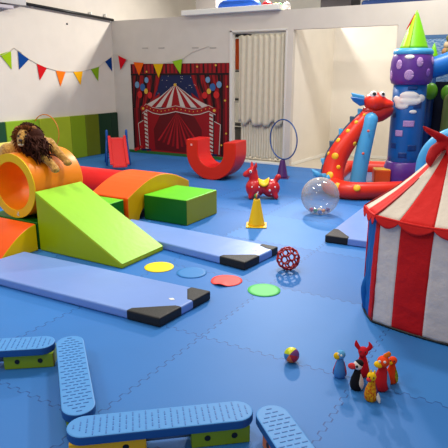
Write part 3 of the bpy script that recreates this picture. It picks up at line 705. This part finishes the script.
# ================================================================== lion
def lion():
    t = thing('plush_lion', 'plush lion with dark brown mane lying on the orange tunnel', 'plush toy', (-4.1, 3.4, .84))
    Mf = mat('lion_tan_fur', (206, 158, 78), .95, .1, .9, 120, 0, 45, c2=(166, 118, 52), sheen=.3)
    f = MB(); T = lambda x, y, z: (x+4.1, y-3.4, z-.84)
    f.tube([T(-4.44, 3.46, .80), T(-4.30, 3.46, .90), T(-4.12, 3.44, .935), T(-3.99, 3.42, .92)], [.08, .092, .09, .085], n=16, sub=4, round_ends=True)
    f.ell(T(-4.40, 3.36, .80), (.10, .07, .11)); f.ell(T(-4.40, 3.55, .80), (.10, .07, .11))
    f.tube([T(-4.42, 3.30, .76), T(-4.34, 3.24, .73), T(-4.26, 3.22, .79)], [.05, .04, .035], n=12, sub=3, round_ends=True)
    f.tube([T(-4.44, 3.58, .72), T(-4.38, 3.62, .70)], [.05, .04], n=12, round_ends=True)
    # forelegs
    f.tube([T(-3.98, 3.34, .90), T(-3.90, 3.34, .835), T(-3.82, 3.36, .765), T(-3.77, 3.365, .725)], [.055, .045, .036, .034], n=14, sub=4, round_ends=True)
    f.ell(T(-3.755, 3.355, .71), (.045, .04, .032))
    f.tube([T(-3.97, 3.50, .92), T(-3.90, 3.51, .855), T(-3.83, 3.52, .80), T(-3.785, 3.525, .765)], [.055, .045, .036, .034], n=14, sub=4, round_ends=True)
    f.ell(T(-3.765, 3.52, .75), (.045, .04, .032))
    # head
    _n0 = len(f.bm.verts)
    f.ell(T(-4.165, 3.30, 1.07), (.075, .075, .088)); f.ell(T(-4.175, 3.235, 1.045), (.046, .045, .038)); f.ell(T(-4.178, 3.235, 1.015), (.035, .035, .022))
    f.ell(T(-4.22, 3.29, 1.01), (.03, .03, .03)); f.tube([T(-4.17, 3.26, 1.12), T(-4.177, 3.21, 1.07)], [.024, .02], n=10, round_ends=True)
    HR = Matrix.Translation(Vector(T(-4.065, 3.31, .992))) @ Matrix.Rotation(rad(38), 4, 'Z') @ Matrix.Translation(-Vector(T(-4.165, 3.31, 1.075)))
    f.bm.verts.ensure_lookup_table()
    for v in f.bm.verts[_n0:]: v.co = HR @ v.co
    f.tube([T(-4.06, 3.35, .985), T(-4.03, 3.40, .93)], [.07, .09], n=14)
    f.tube([T(-4.48, 3.5, .80), T(-4.56, 3.5, .72), T(-4.58, 3.5, .62)], .018, n=8, sub=3, round_ends=True)
    b = f.build('lion_body', Mf, t, remesh=.010)
    # mane tufts
    random.seed(11)
    for nme, c, cnt, seedp in (('mane', (58, 28, 18), 1500, 0), ('mane_fringe', (112, 62, 28), 220, 1)):
        f = MB()
        for k in range(cnt):
            if seedp == 0 and k < 900:
                th = random.uniform(0, 2*PI); r_ = random.uniform(.055, .115)
                base = Vector(T(-4.15, 3.335, 1.07)) + Vector((math.cos(th)*r_*.85, random.uniform(-.03, .10), math.sin(th)*r_*.95))
                d = Vector((math.cos(th)*.8, random.uniform(-.15, .5), math.sin(th)*.8-.25))
            elif seedp == 0:
                u = random.random(); base = Vector(T(-4.03+.13*u+random.uniform(-.07, .08), 3.325+random.uniform(-.09, .10), .99-.13*u+random.uniform(-.07, .06)))
                d = Vector((random.uniform(.0, .8), random.uniform(-.7, .5), random.uniform(-1.2, .0)))
            else:
                th = random.uniform(.1, 2*PI); r_ = random.uniform(.066, .080)
                base = Vector(T(-4.16, 3.285, 1.075)) + Vector((math.cos(th)*r_*.95, random.uniform(-.02, .02), math.sin(th)*r_*1.15)); d = Vector((math.cos(th), -.25, math.sin(th)))
            d.normalize(); L = random.uniform(.028, .058)
            tip = base + d*L + Vector((0, 0, -.02)); mid = base + d*L*.55
            f.tube([base - d*.02, mid, tip], [.0085, .0075, .0015], n=4)
            if seedp == 0 and k < 900 or seedp == 1:
                f.bm.verts.ensure_lookup_table()
                for v in f.bm.verts[-12:]: v.co = HR @ v.co
        if seedp == 0:
            f.ell(T(-4.025, 3.37, .985), (.10, .09, .10)); f.ell(T(-3.98, 3.355, .94), (.085, .09, .085))
        f.build(nme, mat('fur_'+nme, c, .9, .15, .5, 90), t)
    for sx in (-1, 1):
        f = MB(); f.ell(T(-4.168+sx*.030, 3.222, 1.093), (.009, .007, .010), seg=10, ring=6); [setattr(v, 'co', HR @ v.co) for v in f.bm.verts]; f.build('eye', M_blk, t)
        f = MB(); f.ell(T(-4.15+sx*.072, 3.30, 1.15), (.026, .016, .026), seg=12, ring=8); [setattr(v, 'co', HR @ v.co) for v in f.bm.verts]; f.build('ear', mat('ear_tan', (150, 100, 50), .9), t)
    f = MB(); f.ell(T(-4.180, 3.192, 1.058), (.019, .011, .013), seg=10, ring=6); [setattr(v, 'co', HR @ v.co) for v in f.bm.verts]; f.build('nose', mat('nose_brown', (60, 34, 28), .5), t)
    f = MB(); f.ell(T(-4.180, 3.205, 1.018), (.030, .018, .012), seg=10, ring=6); [setattr(v, 'co', HR @ v.co) for v in f.bm.verts]; f.build('chin', mat('cream_fur', (214, 196, 160), .9), t)
lion()

# ================================================================== animal skittles
def pin(loc, rz, kind, label, h):
    t = thing('animal_skittle', label, 'skittle', loc, rz, 'animal shaped skittles'); s = h/.18
    C = lambda n, *c: mat('plush_'+n, c, .85, .2, .3, 250)
    def body(m, m2=None, prof=None):
        f = MB(); pf = prof or [(.001, 0), (.027, .001), (.033, .012), (.0355, .035), (.031, .065), (.022, .09), (.017, .108), (.015, .12), (.001, .126)]
        f.lathe([(r*s, z*s) for r, z in pf], m=m, n=24); o = f.build('body', None, t)
        if m2:
            o.data.materials.append(m2)
        return o
    def el(nme, c, r, m, par=None, M=None):
        f = MB(); f.ell([v*s for v in c], [v*s for v in r], seg=14, ring=9, M=M); return f.build(nme, m, par or t)
    def wing(nme, side, m, a=.9):      # a panel on the body surface
        f = MB()
        f.patch(lambda u, v: (lambda ang, z, r: (r*math.cos(ang), r*math.sin(ang), z))(side+(u-.5)*a*2*math.sin(PI*max(.06, min(.97, v))), (.008+.09*v)*s, s*(.037-.020*max(0, v-.35)**1.0*1.25 - (.006 if v < .05 else 0))), 8, 10, m)
        return f.build(nme, None, t, solid=.003*s)
    F = -PI/2 # local forward = -y (towards camera)
    if kind == 'parrot':
        body(C('lightblue', 70, 136, 206)); el('head', (0, 0, .140), (.026, .027, .026), C('skyblue', 92, 168, 222))
        el('beak', (-.020, -.016, .136), (.019, .016, .021), C('yellow', 244, 196, 20)); wing('wing', 0.1, C('red', 196, 30, 40), .55); wing('wing', PI, C('red', 196, 30, 40), .35)
        el('eye', (.004, -.025, .147), (.006, .005, .007), M_white); el('eye', (-.012, -.024, .152), (.006, .005, .007), M_white)
    if kind == 'toucan':
        body(C('black', 18, 18, 24)); wing('belly', -.55, C('white', 226, 220, 214), .62); el('head', (0, 0, .142), (.025, .025, .025), C('white', 226, 220, 214)); el('cap', (.006, .004, .152), (.024, .024, .020), C('black', 18, 18, 24))
        el('beak', (-.028, -.012, .138), (.024, .014, .018), C('coral', 226, 60, 60)); el('eye', (-.004, -.025, .146), (.007, .004, .008), M_blk)
    if kind == 'deer':
        body(C('crimson', 196, 22, 40)); wing('side_panel', .2, C('yellow', 226, 190, 60), .35); el('head', (0, -.006, .142), (.026, .030, .024), C('crimson', 196, 22, 40)); el('muzzle', (-.004, -.030, .133), (.015, .016, .013), C('darkcrimson', 150, 14, 30))
        for sx in (-1, 1):
            f = MB(); f.tube([(sx*.018*s, 0, .150*s), (sx*.034*s, 0, .170*s), (sx*.032*s+(-.006*s), 0, .192*s)], [.010*s, .012*s, .004*s], n=10, sub=3, round_ends=True); f.build('ear', C('crimson', 196, 22, 40), t)
            el('eye', (sx*.011, -.029, .150), (.004, .003, .005), M_blk)
    if kind == 'giraffe':
        sp = mat('plush_spotted', (236, 180, 20), .85, .2, .3, 250, 0, 90/s, c2=(196, 70, 20))
        body(sp); wing('back_panel', .1, C('plum', 84, 40, 104), .75); el('head', (-.004, -.006, .144), (.024, .026, .024), C('yellow', 244, 196, 20)); el('muzzle', (-.016, -.024, .134), (.014, .014, .013), C('coral', 226, 60, 60))
        f = MB(); f.tube([(.030*s, -.01*s, .045*s), (.040*s, -.018*s, .022*s), (.046*s, -.024*s, .008*s)], [.010*s, .011*s, .005*s], n=8, round_ends=True); f.build('tail', C('white', 226, 220, 214), t)
        for sx in (-1, 1): el('horn', (sx*.010, 0, .170), (.005, .005, .010), C('yellow', 244, 196, 20)); el('eye', (-.004+sx*.010, -.028, .150), (.004, .003, .005), M_blk)
    if kind == 'dragon':
        body(C('red', 196, 30, 40)); wing('belly', -.35, C('paleblue', 96, 150, 206), .5); el('head', (0, -.004, .140), (.027, .032, .024), C('orangered', 232, 70, 20)); el('snout', (-.020, -.022, .132), (.020, .017, .015), C('yellow', 244, 196, 20))
        for k in range(3): el('crest', (.006+.007*k, .002, .163+.006*k), (.010, .007, .013), C('orange', 244, 120, 20))
        for sx in (-1, 1): el('eye', (-.006+sx*.011, -.030, .152), (.006, .004, .006), M_white)
    if kind == 'lizard':
        body(C('orangered', 232, 70, 20)); wing('belly', -.5, mat('plush_greendot', (200, 170, 30), .85, .2, .3, 250, 0, 90/s, c2=(70, 130, 40)), .5); el('head', (0, 0, .138), (.024, .026, .022), C('orangered', 232, 70, 20)); el('snout', (-.014, -.02, .132), (.014, .014, .012), C('yellow', 244, 196, 20))
        for sx in (-1, 1): el('eye', (-.004+sx*.010, -.025, .146), (.004, .003, .005), M_blk)
cz = rad(14)
pin((-.735, 2.46, 0), cz, 'parrot', 'light blue parrot skittle with yellow beak, leftmost of the group', .168)
pin((-.625, 2.395, 0), cz, 'toucan', 'black and white bird skittle with coral red beak', .170)
pin((-.638, 2.53, 0), cz, 'deer', 'crimson red skittle with two upright ears at the back', .185)
pin((-.535, 2.335, 0), cz, 'giraffe', 'yellow spotted skittle with white tail, nearest the camera', .165)
pin((-.515, 2.455, 0), cz, 'dragon', 'red skittle with orange crest, yellow snout and blue belly', .205)
pin((-.487, 2.545, 0), cz, 'lizard', 'orange and green dotted skittle behind the crested red one', .165)

# ================================================================== play tent
def tent():
    cx, cy = -.462, 3.63; t = thing('circus_play_tent', 'red and white striped circus play tent at the right edge', 'play tent', (cx, cy, 0))
    Mw = mat('tent_white_cloth', (222, 212, 208), .8, .2, .5, 26, .05, 9); Mr = mat('tent_red_cloth', (206, 20, 26), .75, .25, .5, 26, .06, 9); Mb = mat('tent_blue_cloth', (8, 96, 176), .75, .25, .5, 26, .06, 9)
    Mrr = mat('tent_roof_red', (226, 34, 30), .75, .25, .4, 22, .05, 9); Mrw = mat('tent_roof_white', (238, 226, 210), .8, .2, .4, 22, .04, 9); Md = mat('tent_trim_red', (160, 12, 20), .8)
    ZE = .705
    poly = [(-.885, 3.40), (-.765, 3.19), (-.25, 3.10), (-.06, 3.26), (.0, 3.92), (-.16, 4.12), (-.66, 4.18), (-.86, 4.0)]
    vt = [Vector((x-cx, y-cy, 0)) for x, y in poly]; NV = len(vt)
    sides = {0: [(0, .3, Mb, Mrw), (.3, .74, Mb, Mrr), (.74, 1, Mr, Mrr)], 1: [(0, .26, Mw, Mrw), (.26, .635, Mr, Mrr), (.635, 1, Mw, Mrw)], 2: [(0, 1, Mr, Mrr)], 3: [(0, .33, Mw, Mrw), (.33, .67, Mr, Mrr), (.67, 1, Mw, Mrw)],
             4: [(0, 1, Mr, Mrr)], 5: [(0, .33, Mw, Mrw), (.33, .67, Mr, Mrr), (.67, 1, Mw, Mrw)], 6: [(0, 1, Mr, Mrr)], 7: [(0, .5, Mw, Mrw), (.5, 1, Mr, Mrr)]}
    top = Vector((0, 0, 1.115)); ev = [v*(1+.035/v.length) + Vector((0, 0, .715)) for v in vt]
    for s in range(NV):
        A, B = vt[s], vt[(s+1) % NV]; n = (A+B).normalized(); eA, eB = ev[s], ev[(s+1) % NV]; SL = (B-A).length
        for u0, u1, mw_, mr_ in sides[s]:
            def fn(u, v):
                w = u0+(u1-u0)*u; p = A.lerp(B, w)*(1-.0)
                bulge = .03*SL*math.sin(PI*w)*math.sin(PI*v)**.7 + .004*noise.noise(Vector((w*5+s*3, v*14, 1.3))) + .004*noise.noise(Vector((w*13+s*3+v*4, v*5+w*8, 7.3)))
                return p + n*(bulge+.016*math.sin(PI*w)*SL*2*(1-v)) + Vector((0, 0, .012+(ZE-.012)*v))
            f = MB(); f.patch(fn, 10, 34); o = f.build('wall_panel', mw_, t, solid=.003)
            o['label'] = {id(Mw): 'white wall stripe', id(Mr): 'red wall stripe', id(Mb): 'blue door flap'}[id(mw_)]
            def fr_(u, v):
                w = u0+(u1-u0)*u; p = eA.lerp(eB, w); q = p.lerp(top+Vector((p.x, p.y, 0))*.05, v)
                sag = -.028*math.sin(PI*v) - .016*SL/.5*math.sin(PI*w)*(1-v) + .003*noise.noise(Vector((w*9+s*5, v*9, 3)))
                return q + Vector((0, 0, sag))
            f = MB(); f.patch(fr_, 10, 18); o = f.build('roof_panel', mr_, t, solid=.003); o['label'] = 'white roof stripe' if mr_ == Mrw else 'red roof stripe'
            def sc(u, v):
                w = u0+(u1-u0)*u; p = eA.lerp(eB, w); d = .012+.046*math.sin(PI*u)**.8
                return Vector((p.x, p.y, p.z-.016*SL/.5*math.sin(PI*w))) + n*(.004+.006*v) - Vector((0, 0, d*v))
            f = MB(); f.patch(sc, 12, 4); f.build('scallop', Mrr, t, solid=.003)
        f = MB(); f.tube([eA.lerp(eB, q/8)-Vector((0, 0, .016*SL/.5*math.sin(PI*q/8))) for q in range(9)], .008, n=8); f.build('hem', Mrr, t)
        f = MB(); f.tube([eA.lerp(top, q/8)-Vector((0, 0, .026*math.sin(PI*q/8)-.004)) for q in range(9)], .007, n=8); f.build('roof_seam', Md, t)
        f = MB(); f.tube([A+Vector((0, 0, .01)), A+Vector((0, 0, ZE))], .007, n=8); f.build('corner_pole', Mr, t)
    base = []
    for s in range(NV):
        A, B = vt[s], vt[(s+1) % NV]; SL = (B-A).length
        for q in range(6): base.append(A.lerp(B, q/6)+(A+B).normalized()*.032*SL*math.sin(PI*q/6)+Vector((0, 0, .009)))
    f = MB(); f.tube(base, .009, n=8, closed=True); f.build('base_rod', M_blk, t)
    # knotted red cloth on the peak
    K = lambda x, y, z: (x-cx, y-cy, z)
    f = MB()
    f.ell(K(-.475, 3.61, 1.12), (.055, .05, .05)); f.ell(K(-.42, 3.60, 1.15), (.06, .04, .035))
    f.tube([K(-.475, 3.6, 1.13), K(-.53, 3.57, 1.165), K(-.60, 3.55, 1.205), K(-.625, 3.54, 1.225)], [.045, .045, .028, .014], n=10, sub=3, round_ends=True, flat=.6)
    f.tube([K(-.485, 3.59, 1.13), K(-.535, 3.54, 1.10), K(-.56, 3.50, 1.04), K(-.553, 3.48, .985)], [.04, .055, .04, .008], n=10, sub=4, flat=.5)
    f.tube([K(-.45, 3.58, 1.13), K(-.44, 3.52, 1.09), K(-.43, 3.49, 1.04), K(-.42, 3.47, 1.00)], [.03, .04, .03, .006], n=10, sub=4, flat=.5)
    f.tube([K(-.44, 3.60, 1.14), K(-.36, 3.58, 1.19), K(-.30, 3.57, 1.23)], [.035, .03, .008], n=10, sub=3, flat=.6)
    f.build('peak_knot', mat('knot_red_cloth', (176, 10, 20), .75, .25, .5, 30), t, remesh=.007)
    # blue tied flap
    f = MB(); p = vt[0]*1.0 + Vector((.045, -.02, 0))
    f.tube([Vector((p.x, p.y, .66)), Vector((p.x-.005, p.y-.01, .4)), Vector((p.x-.01, p.y-.02, .30)), Vector((p.x-.02, p.y-.03, .16)), Vector((p.x-.01, p.y-.02, .02))], [.014, .02, .010, .034, .026], n=12, sub=4)
    f.build('tied_flap', Mb, t)
tent()

# ================================================================== inflatable castle
def castle():
    ox, oy = -1.565, 7.57
    t = thing('bouncy_castle', 'inflatable castle with red dragon neck and blue tower', 'bouncy castle', (ox, oy, 0))
    Q = lambda x, y, z: Vector((x-ox, y-oy, z))
    C = lambda n, *c, **k: mat('pvc_'+n, c, k.get('r', .38), .5, .15, 16, .05, 4)
    red, dred, sky, blu, pur, lime, yel, nvy, wht = C('red', 230, 40, 8), C('darkred', 170, 14, 16), C('sky', 70, 164, 220), C('blue', 6, 92, 172), C('purple', 92, 44, 142), C('lime', 122, 206, 12), C('yellow', 246, 186, 14), C('navy', 10, 56, 124), C('white', 236, 232, 230)
    lil = mat('pvc_lilac', (196, 160, 206), .5, .3, 0, 1, 0, 120, c2=(160, 120, 190)); slate = C('slate', 40, 78, 110)
    # base tubes
    f = MB(); f.tube([Q(-1.05, 7.25, .11), Q(-1.35, 7.05, .11), Q(-1.70, 6.76, .11), Q(-1.98, 6.58, .11), Q(-2.22, 6.68, .11), Q(-2.38, 7.0, .12), Q(-2.48, 7.6, .13), Q(-2.50, 8.02, .14), Q(-2.2, 8.18, .14), Q(-1.6, 8.3, .14), Q(-.7, 8.35, .14)], [.11, .11, .11, .115, .12, .12, .12, .12, .12, .12, .12], n=20, sub=5)
    f.build('base_tube', red, t)
    f = MB(); f.prism([(-.1+1.6-1.6, .0)], lambda u, v, k: (0, 0, 0)) if False else None
    f.prism([(a-ox, b-oy) for a, b in ((-1.0, 7.2), (-1.7, 6.78), (-2.1, 6.68), (-2.32, 7.0), (-2.42, 8.0), (-1.6, 8.2), (-.7, 8.25))], lambda u, v, k: (u, v, .01+.1*k)); f.build('bounce_floor', C('steelblue', 96, 130, 176), t, bevel=.01)
    # neck
    neck = [(-2.30, 6.80, .12), (-2.325, 6.88, .32), (-2.28, 6.94, .52), (-2.19, 7.01, .70), (-2.09, 7.09, .87), (-2.01, 7.15, 1.0), (-1.94, 7.2, 1.12)]
    f = MB(); f.tube([Q(*p) for p in neck], [.15, .145, .14, .13, .115, .095, .08], n=20, sub=4, round_ends=True); f.build('dragon_neck', red, t)
    # view frame for surface dots
    vd = Vector((-ox, -oy, 0)).normalized(); rt = Vector((.862, .507, 0))
    def disc(par, c, n, r, m, th=.012, nm='spot', ry=None):
        n = Vector(n).normalized(); M = n.to_track_quat('Z', 'Y').to_matrix(); f = MB(); f.ell(c, (r, ry or r, th), M=M, seg=16, ring=8, m=m); return f.build(nm, None, par)
    NP, NR = smooth_path([Q(*p) for p in neck], [.15, .145, .14, .13, .115, .095, .08], 8, False)
    def neck_spot(fr, phi, r):
        i = min(len(NP)-2, int(fr*(len(NP)-1))); T_ = (NP[i+1]-NP[i]).normalized(); sd = T_.cross(vd).normalized(); sd = sd if sd.dot(rt) > 0 else -sd
        fv = (vd-T_*vd.dot(T_)).normalized(); n_ = (fv*math.cos(phi)+sd*math.sin(phi)).normalized()
        disc(t, NP[i]+n_*(NR[i]-.004), n_, r, yel, .014)
    for fr, phi, r in ((.10, -.15, .050), (.30, -.2, .046), (.20, .5, .03), (.44, -.95, .036), (.58, -.65, .03), (.70, -.55, .026), (.84, -.4, .02), (.30, -1.2, .03), (.5, .9, .03)): neck_spot(fr, phi, r)
    for x, y in ((-2.15, 6.60), (-1.90, 6.60)):
        n_ = (vd + Vector((0, 0, .6))).normalized(); disc(t, Q(x, y, .115)+n_*.108, n_, .045, yel, .014)
    # crest fins along the back
    def edge(fr):
        i = min(len(NP)-2, int(fr*(len(NP)-1))); T_ = (NP[i+1]-NP[i]).normalized(); sd = T_.cross(vd).normalized(); sd = sd if sd.dot(rt) > 0 else -sd
        return NP[i]-sd*(NR[i]), T_, -sd
    for k, fr in enumerate((.22, .38, .54, .70, .84)):
        b, T_, o_ = edge(fr); f = MB(); b = b - o_*.01
        f.prism([(-.07, 0), (.07, 0), (.03, .06)], lambda u, v, k: b+T_*u+o_*v*1.25+vd*(.04*k-.02)); f.build('crest_fin', slate if k % 2 else sky, t, bevel=.012)
    f = MB(); f.tube([edge(q)[0] for q in (.05, .15, .25, .35, .45, .55, .65, .75, .85, .93)], .020, n=10, sub=2); f.build('crest_piping', slate, t)
    for k in range(3):
        b = Q(-2.40, 6.68, .23)+rt*(.06*k-.03); f = MB(); d = Vector((-rt.x*.75+.02*k, -rt.y*.75, .65-.5*k)).normalized(); f.tube([b, b+d*.08, b+d*.17], [.055, .036, .004], n=10); f.build('tail_spike', sky, t)
    # leaning light blue tube
    f = MB(); f.tube([Q(-2.02, 6.98, .09), Q(-1.99, 7.03, .5), Q(-1.93, 7.10, .98)], [.108, .102, .092], n=20, sub=4, round_ends=True); st = f.build('leaning_tube', sky, t)
    for x, y, z in ((-1.975, 6.96, .55), (-1.94, 7.0, .84)): disc(st, Q(x, y, z)+Vector((.03, -.05, 0)), vd, .018, C('coral', 226, 96, 70))
    # head
    M = Matrix.Rotation(rad(30), 3, 'Z')
    f = MB(); f.ell(Q(-1.92, 7.20, 1.20), (.15, .14, .125), M=M); f.ell(Q(-1.83, 7.26, 1.17), (.15, .12, .07), M=M); f.tube([Q(-1.98, 7.18, 1.13), Q(-1.90, 7.22, 1.2)], [.09, .11]); hd = f.build('dragon_head', red, t, remesh=.02)
    f = MB(); f.tube([Q(-1.99, 7.16, 1.07), Q(-1.88, 7.22, 1.035), Q(-1.79, 7.28, 1.09)], [.08, .105, .10], n=18, sub=4, round_ends=True); f.build('jaw', dred, hd)
    for dx, l in ((.0, 1), (.115, .8)):
        c = Q(-1.925, 7.12, 1.295)+rt*dx; disc(hd, c, vd, .048*l, wht, .04, 'eye'); disc(hd, c+vd*.034+rt*.012+Vector((0, 0, .008)), vd, .026*l, M_blk, .014, 'pupil')
    for q, off in enumerate((0, .045)):
        f = MB(); b = Q(-2.05, 7.13, 1.19+off*.9)+rt*.02
        f.prism([(0, -.03), (-.06, -.045), (-.16, .02-off*.3), (-.20, .075+off*.3), (-.12, .07), (-.02, .05)], lambda u, v, k: b+rt*u+Vector((0, 0, v))+vd*(.05*k-.06*q)); f.build('ear_fin', sky if q else blu, hd, bevel=.014, seg=3)
    # tower
    def R_(z): return .255-.012*math.sin(z*2)
    f = MB(); f.lathe([(.21, .22), (.218, .5), (.218, 1.0), (.212, 1.44)], m=blu, n=40); tw = f.build('tower', None, t)
    f = MB(); f.lathe([(.15, .02), (.22, .05), (.262, .16), (.262, .28), (.235, .38), (.215, .40)], m=pur, n=40); f.build('tower_foot', None, t, smooth=True)
    bp = [(.21, 1.415), (.248, 1.435), (.268, 1.49), (.274, 1.60), (.268, 1.71), (.252, 1.785), (.23, 1.81)]
    f = MB(); f.lathe(bp, m=pur, n=40); bd = f.build('tower_crown', None, t, smooth=True)
    f = MB(); f.lathe([(.18, 1.785), (.236, 1.79), (.254, 1.815), (.246, 1.85), (.222, 1.872), (.13, 1.875)], m=sky, n=40); f.build('crown_rim', None, t, smooth=True)
    f = MB()
    n = 24
    Rg = []
    for k in range(13):
        v = k/12; Rg.append([Vector(((.178*(1-v)**.92+.004)*math.cos(2*PI*j/n)*(1+.03*math.cos(6*2*PI*j/n)), (.178*(1-v)**.92+.004)*math.sin(2*PI*j/n)*(1+.03*math.cos(6*2*PI*j/n)), 1.865+.48*v)) for j in range(n)])
    f.rings(Rg, lime); ht = f.build('tower_hat', None, t)
    va = math.atan2(-oy, -ox)   # azimuth facing the camera
    f = MB(); f.patch(lambda u, v: (lambda a, r: (r*math.cos(a), r*math.sin(a), 1.875+.40*v))(va-.55+(u-.5)*.55, .1815*(1-(.01+.40*v)/.48)**.92*1.035+.006), 4, 12, mat('pvc_yellowlime', (176, 212, 24), .5)); f.build('hat_stripe', None, ht, solid=.002)
    f = MB(); f.prism([(-.06, .33), (-.10, .26), (-.125, .24), (-.035, .43), (-.01, .455)], lambda u, v, k: Vector((0, 0, 1.86+v))+rt*u+vd*(.01*k)); f.build('hat_pennant', C('flagred', 226, 40, 36), ht)
    def rband(z):
        for (r0, z0), (r1, z1) in zip(bp, bp[1:]):
            if z0 <= z <= z1: return r0+(r1-r0)*(z-z0)/(z1-z0)
        return .3
    def onsurf(par, nm, m, rf, a, z, ra, rz_, square=False, th=.006):
        f = MB()
        def fn(u, v):
            if square: da, dz = (u-.5)*2, (v-.5)*2
            else: s_ = v; da, dz = s_*math.cos(2*PI*u), s_*math.sin(2*PI*u)
            zz = z+dz*rz_; r = rf(zz)+.003+ (0 if square else th*(1-v*v)); aa = va+a+da*ra/rf(z)
            return (r*math.cos(aa), r*math.sin(aa), zz)
        f.patch(fn, 8 if square else 20, 6, m); return f.build(nm, None, par, solid=.002)
    for a, z, ra, rz_, m in ((-.62, 1.67, .042, .06, lil), (.35, 1.70, .042, .06, lil), (-.1, 1.54, .06, .065, lil), (-1.15, 1.54, .036, .055, lil), (.85, 1.57, .036, .05, mat('pvc_midpurple', (130, 84, 176), .5)), (-.15, 1.765, .06, .025, wht), (1.2, 1.72, .04, .05, lil), (2.2, 1.6, .06, .06, lil), (-2.2, 1.65, .06, .06, lil), (3.1, 1.6, .06, .06, lil)):
        onsurf(bd, 'polka_dot', m, rband, a, z, ra, rz_)
    Rt = lambda z: .2145+.005*math.sin(PI*(z-.26)/1.2)
    for a, z, ra, rz_, m in ((.12, .92, .072, .040, lil), (-.42, .79, .05, .040, lil), (-.9, 1.02, .04, .03, nvy), (.55, 1.16, .055, .04, nvy), (.45, .60, .06, .04, nvy), (-.1, .50, .055, .035, nvy), (-.75, .62, .045, .035, nvy), (.15, 1.38, .06, .02, nvy), (.6, .36, .05, .03, nvy), (2, .8, .06, .04, nvy), (3, 1.1, .06, .04, nvy), (4, .7, .06, .04, nvy)):
        onsurf(tw, 'printed_brick', m, Rt, a, z, ra, rz_, True)
    f = MB()
    for a, z, rx, rz_ in ((-.55, 1.20, .075, .055), (-.0, 1.285, .11, .042), (.12, 1.21, .12, .045), (.75, 1.245, .07, .042), (-.85, 1.235, .05, .035), (-.42, 1.145, .085, .035)):
        aa = va+a; M = Matrix.Rotation(aa+PI/2, 3, 'Z'); f.ell((.206*math.cos(aa), .206*math.sin(aa), z), (rx*1.12, .034, rz_*1.3), M=M)
    f.build('cloud', wht, tw, remesh=.012)
    f = MB(); aa = va+.3; f.ell((.218*math.cos(aa), .218*math.sin(aa), 1.075), (.05, .014, .025), M=Matrix.Rotation(aa+PI/2, 3, 'Z')); f.build('cloud', wht, tw)
    # block at tower foot
    f = MB(); f.span(-.11, .11, -.11, .11, .1, .30, C('orangeblk', 232, 84, 24)); o = f.build('step_block', None, t, loc=Q(-1.80, 7.36, 0), rot=(0, 0, .4), bevel=.02)
    o.data.materials.append(yel)
    for p in o.data.polygons:
        if p.normal.z > .9: p.material_index = 1
    # right side tube and rear turret
    f = MB(); f.tube([Q(-1.42, 7.66, 1.60), Q(-1.20, 7.72, 1.67), Q(-1.0, 7.8, 1.74), Q(-.7, 7.95, 1.78), Q(-.3, 8.1, 1.74)], [.13, .135, .145, .15, .15], n=20, sub=4); f.build('upper_tube', C('brightblue', 10, 110, 200), t)
    f = MB(); f.span(-.35, .95, .62, .70, .15, 1.45); f.build('rear_net', mat('dark_netting', (8, 16, 36), .8, .2, .5, 200), t)
    for x, z, r in ((-1.385, 1.32, .105), (-1.17, 1.30, .10), (-.95, 1.33, .1), (-.7, 1.3, .1)):
        f = MB(); f.ell(Q(x, 8.10, z), (r*.85, .05, r*1.1)); f.build('bush_dome', C('bush', 84, 146, 20), t)
    f = MB(); f.tube([Q(-1.10, 8.05, .7), Q(-1.09, 8.05, 1.2)], .11, n=16, round_ends=True); f.build('rear_post', C('moss', 104, 122, 60), t)
    f = MB(); f.lathe([(.075, 0), (.06, .05), (.03, .14), (.003, .21)], Q(-1.42, 8.2, 1.76), m=lime, n=16); f.build('small_hat', None, t)
    f = MB(); f.tube([Q(-1.42, 8.2, .2), Q(-1.42, 8.2, 1.77)], .07, n=16); f.build('small_turret', C('navyturret', 16, 60, 120), t)
    f = MB()
    random.seed(5)
    pm = [mat('fig_%d' % k, c, .8) for k, c in enumerate(((176, 128, 84), (206, 176, 140), (130, 60, 40), (120, 120, 60)))]
    for k in range(22): f.ell(Q(-1.17+random.uniform(-.09, .12), 8.2+random.uniform(-.04, .04), 1.78+.25*random.random()-0), random.uniform(.03, .06), pm[k % 4], seg=10, ring=7)
    f.build('bumpy_figure', None, t)
    # sky blue slide arch
    f = MB(); cxa, cza, ra = -.70, .50, .42
    arc = [(cxa+ra*math.cos(a), cza+ra*math.sin(a)) for a in [PI-PI*k/16 for k in range(17)]]
    f.tube([Q(arc[0][0], 6.5, .085)]+[Q(x, 6.5, z) for x, z in arc]+[Q(arc[-1][0], 6.5, .085)], .078, n=18, sub=2); f.build('slide_arch', sky, t)
    f = MB(); f.prism([(x*1, z) for x, z in [(cxa+(ra-.02)*math.cos(a), cza+(ra-.02)*math.sin(a)) for a in [PI-PI*k/16 for k in range(17)]]]+[(cxa+ra-.02, .02), (cxa-ra+.02, .02)], lambda u, v, k: Q(u, 6.50+.08*k, v)); f.build('slide_panel', mat('pvc_printed_blue', (22, 110, 190), .4, .5, .1, 20, 0, 14, c2=(80, 156, 210)), t)
    for s_ in (-.30, .0, .30):
        f = MB(); f.tube([Q(cxa+s_, 6.55, .05), Q(cxa+s_, 7.25, .10)], .09, n=14); f.build('slide_floor_tube', blu, t)
castle()
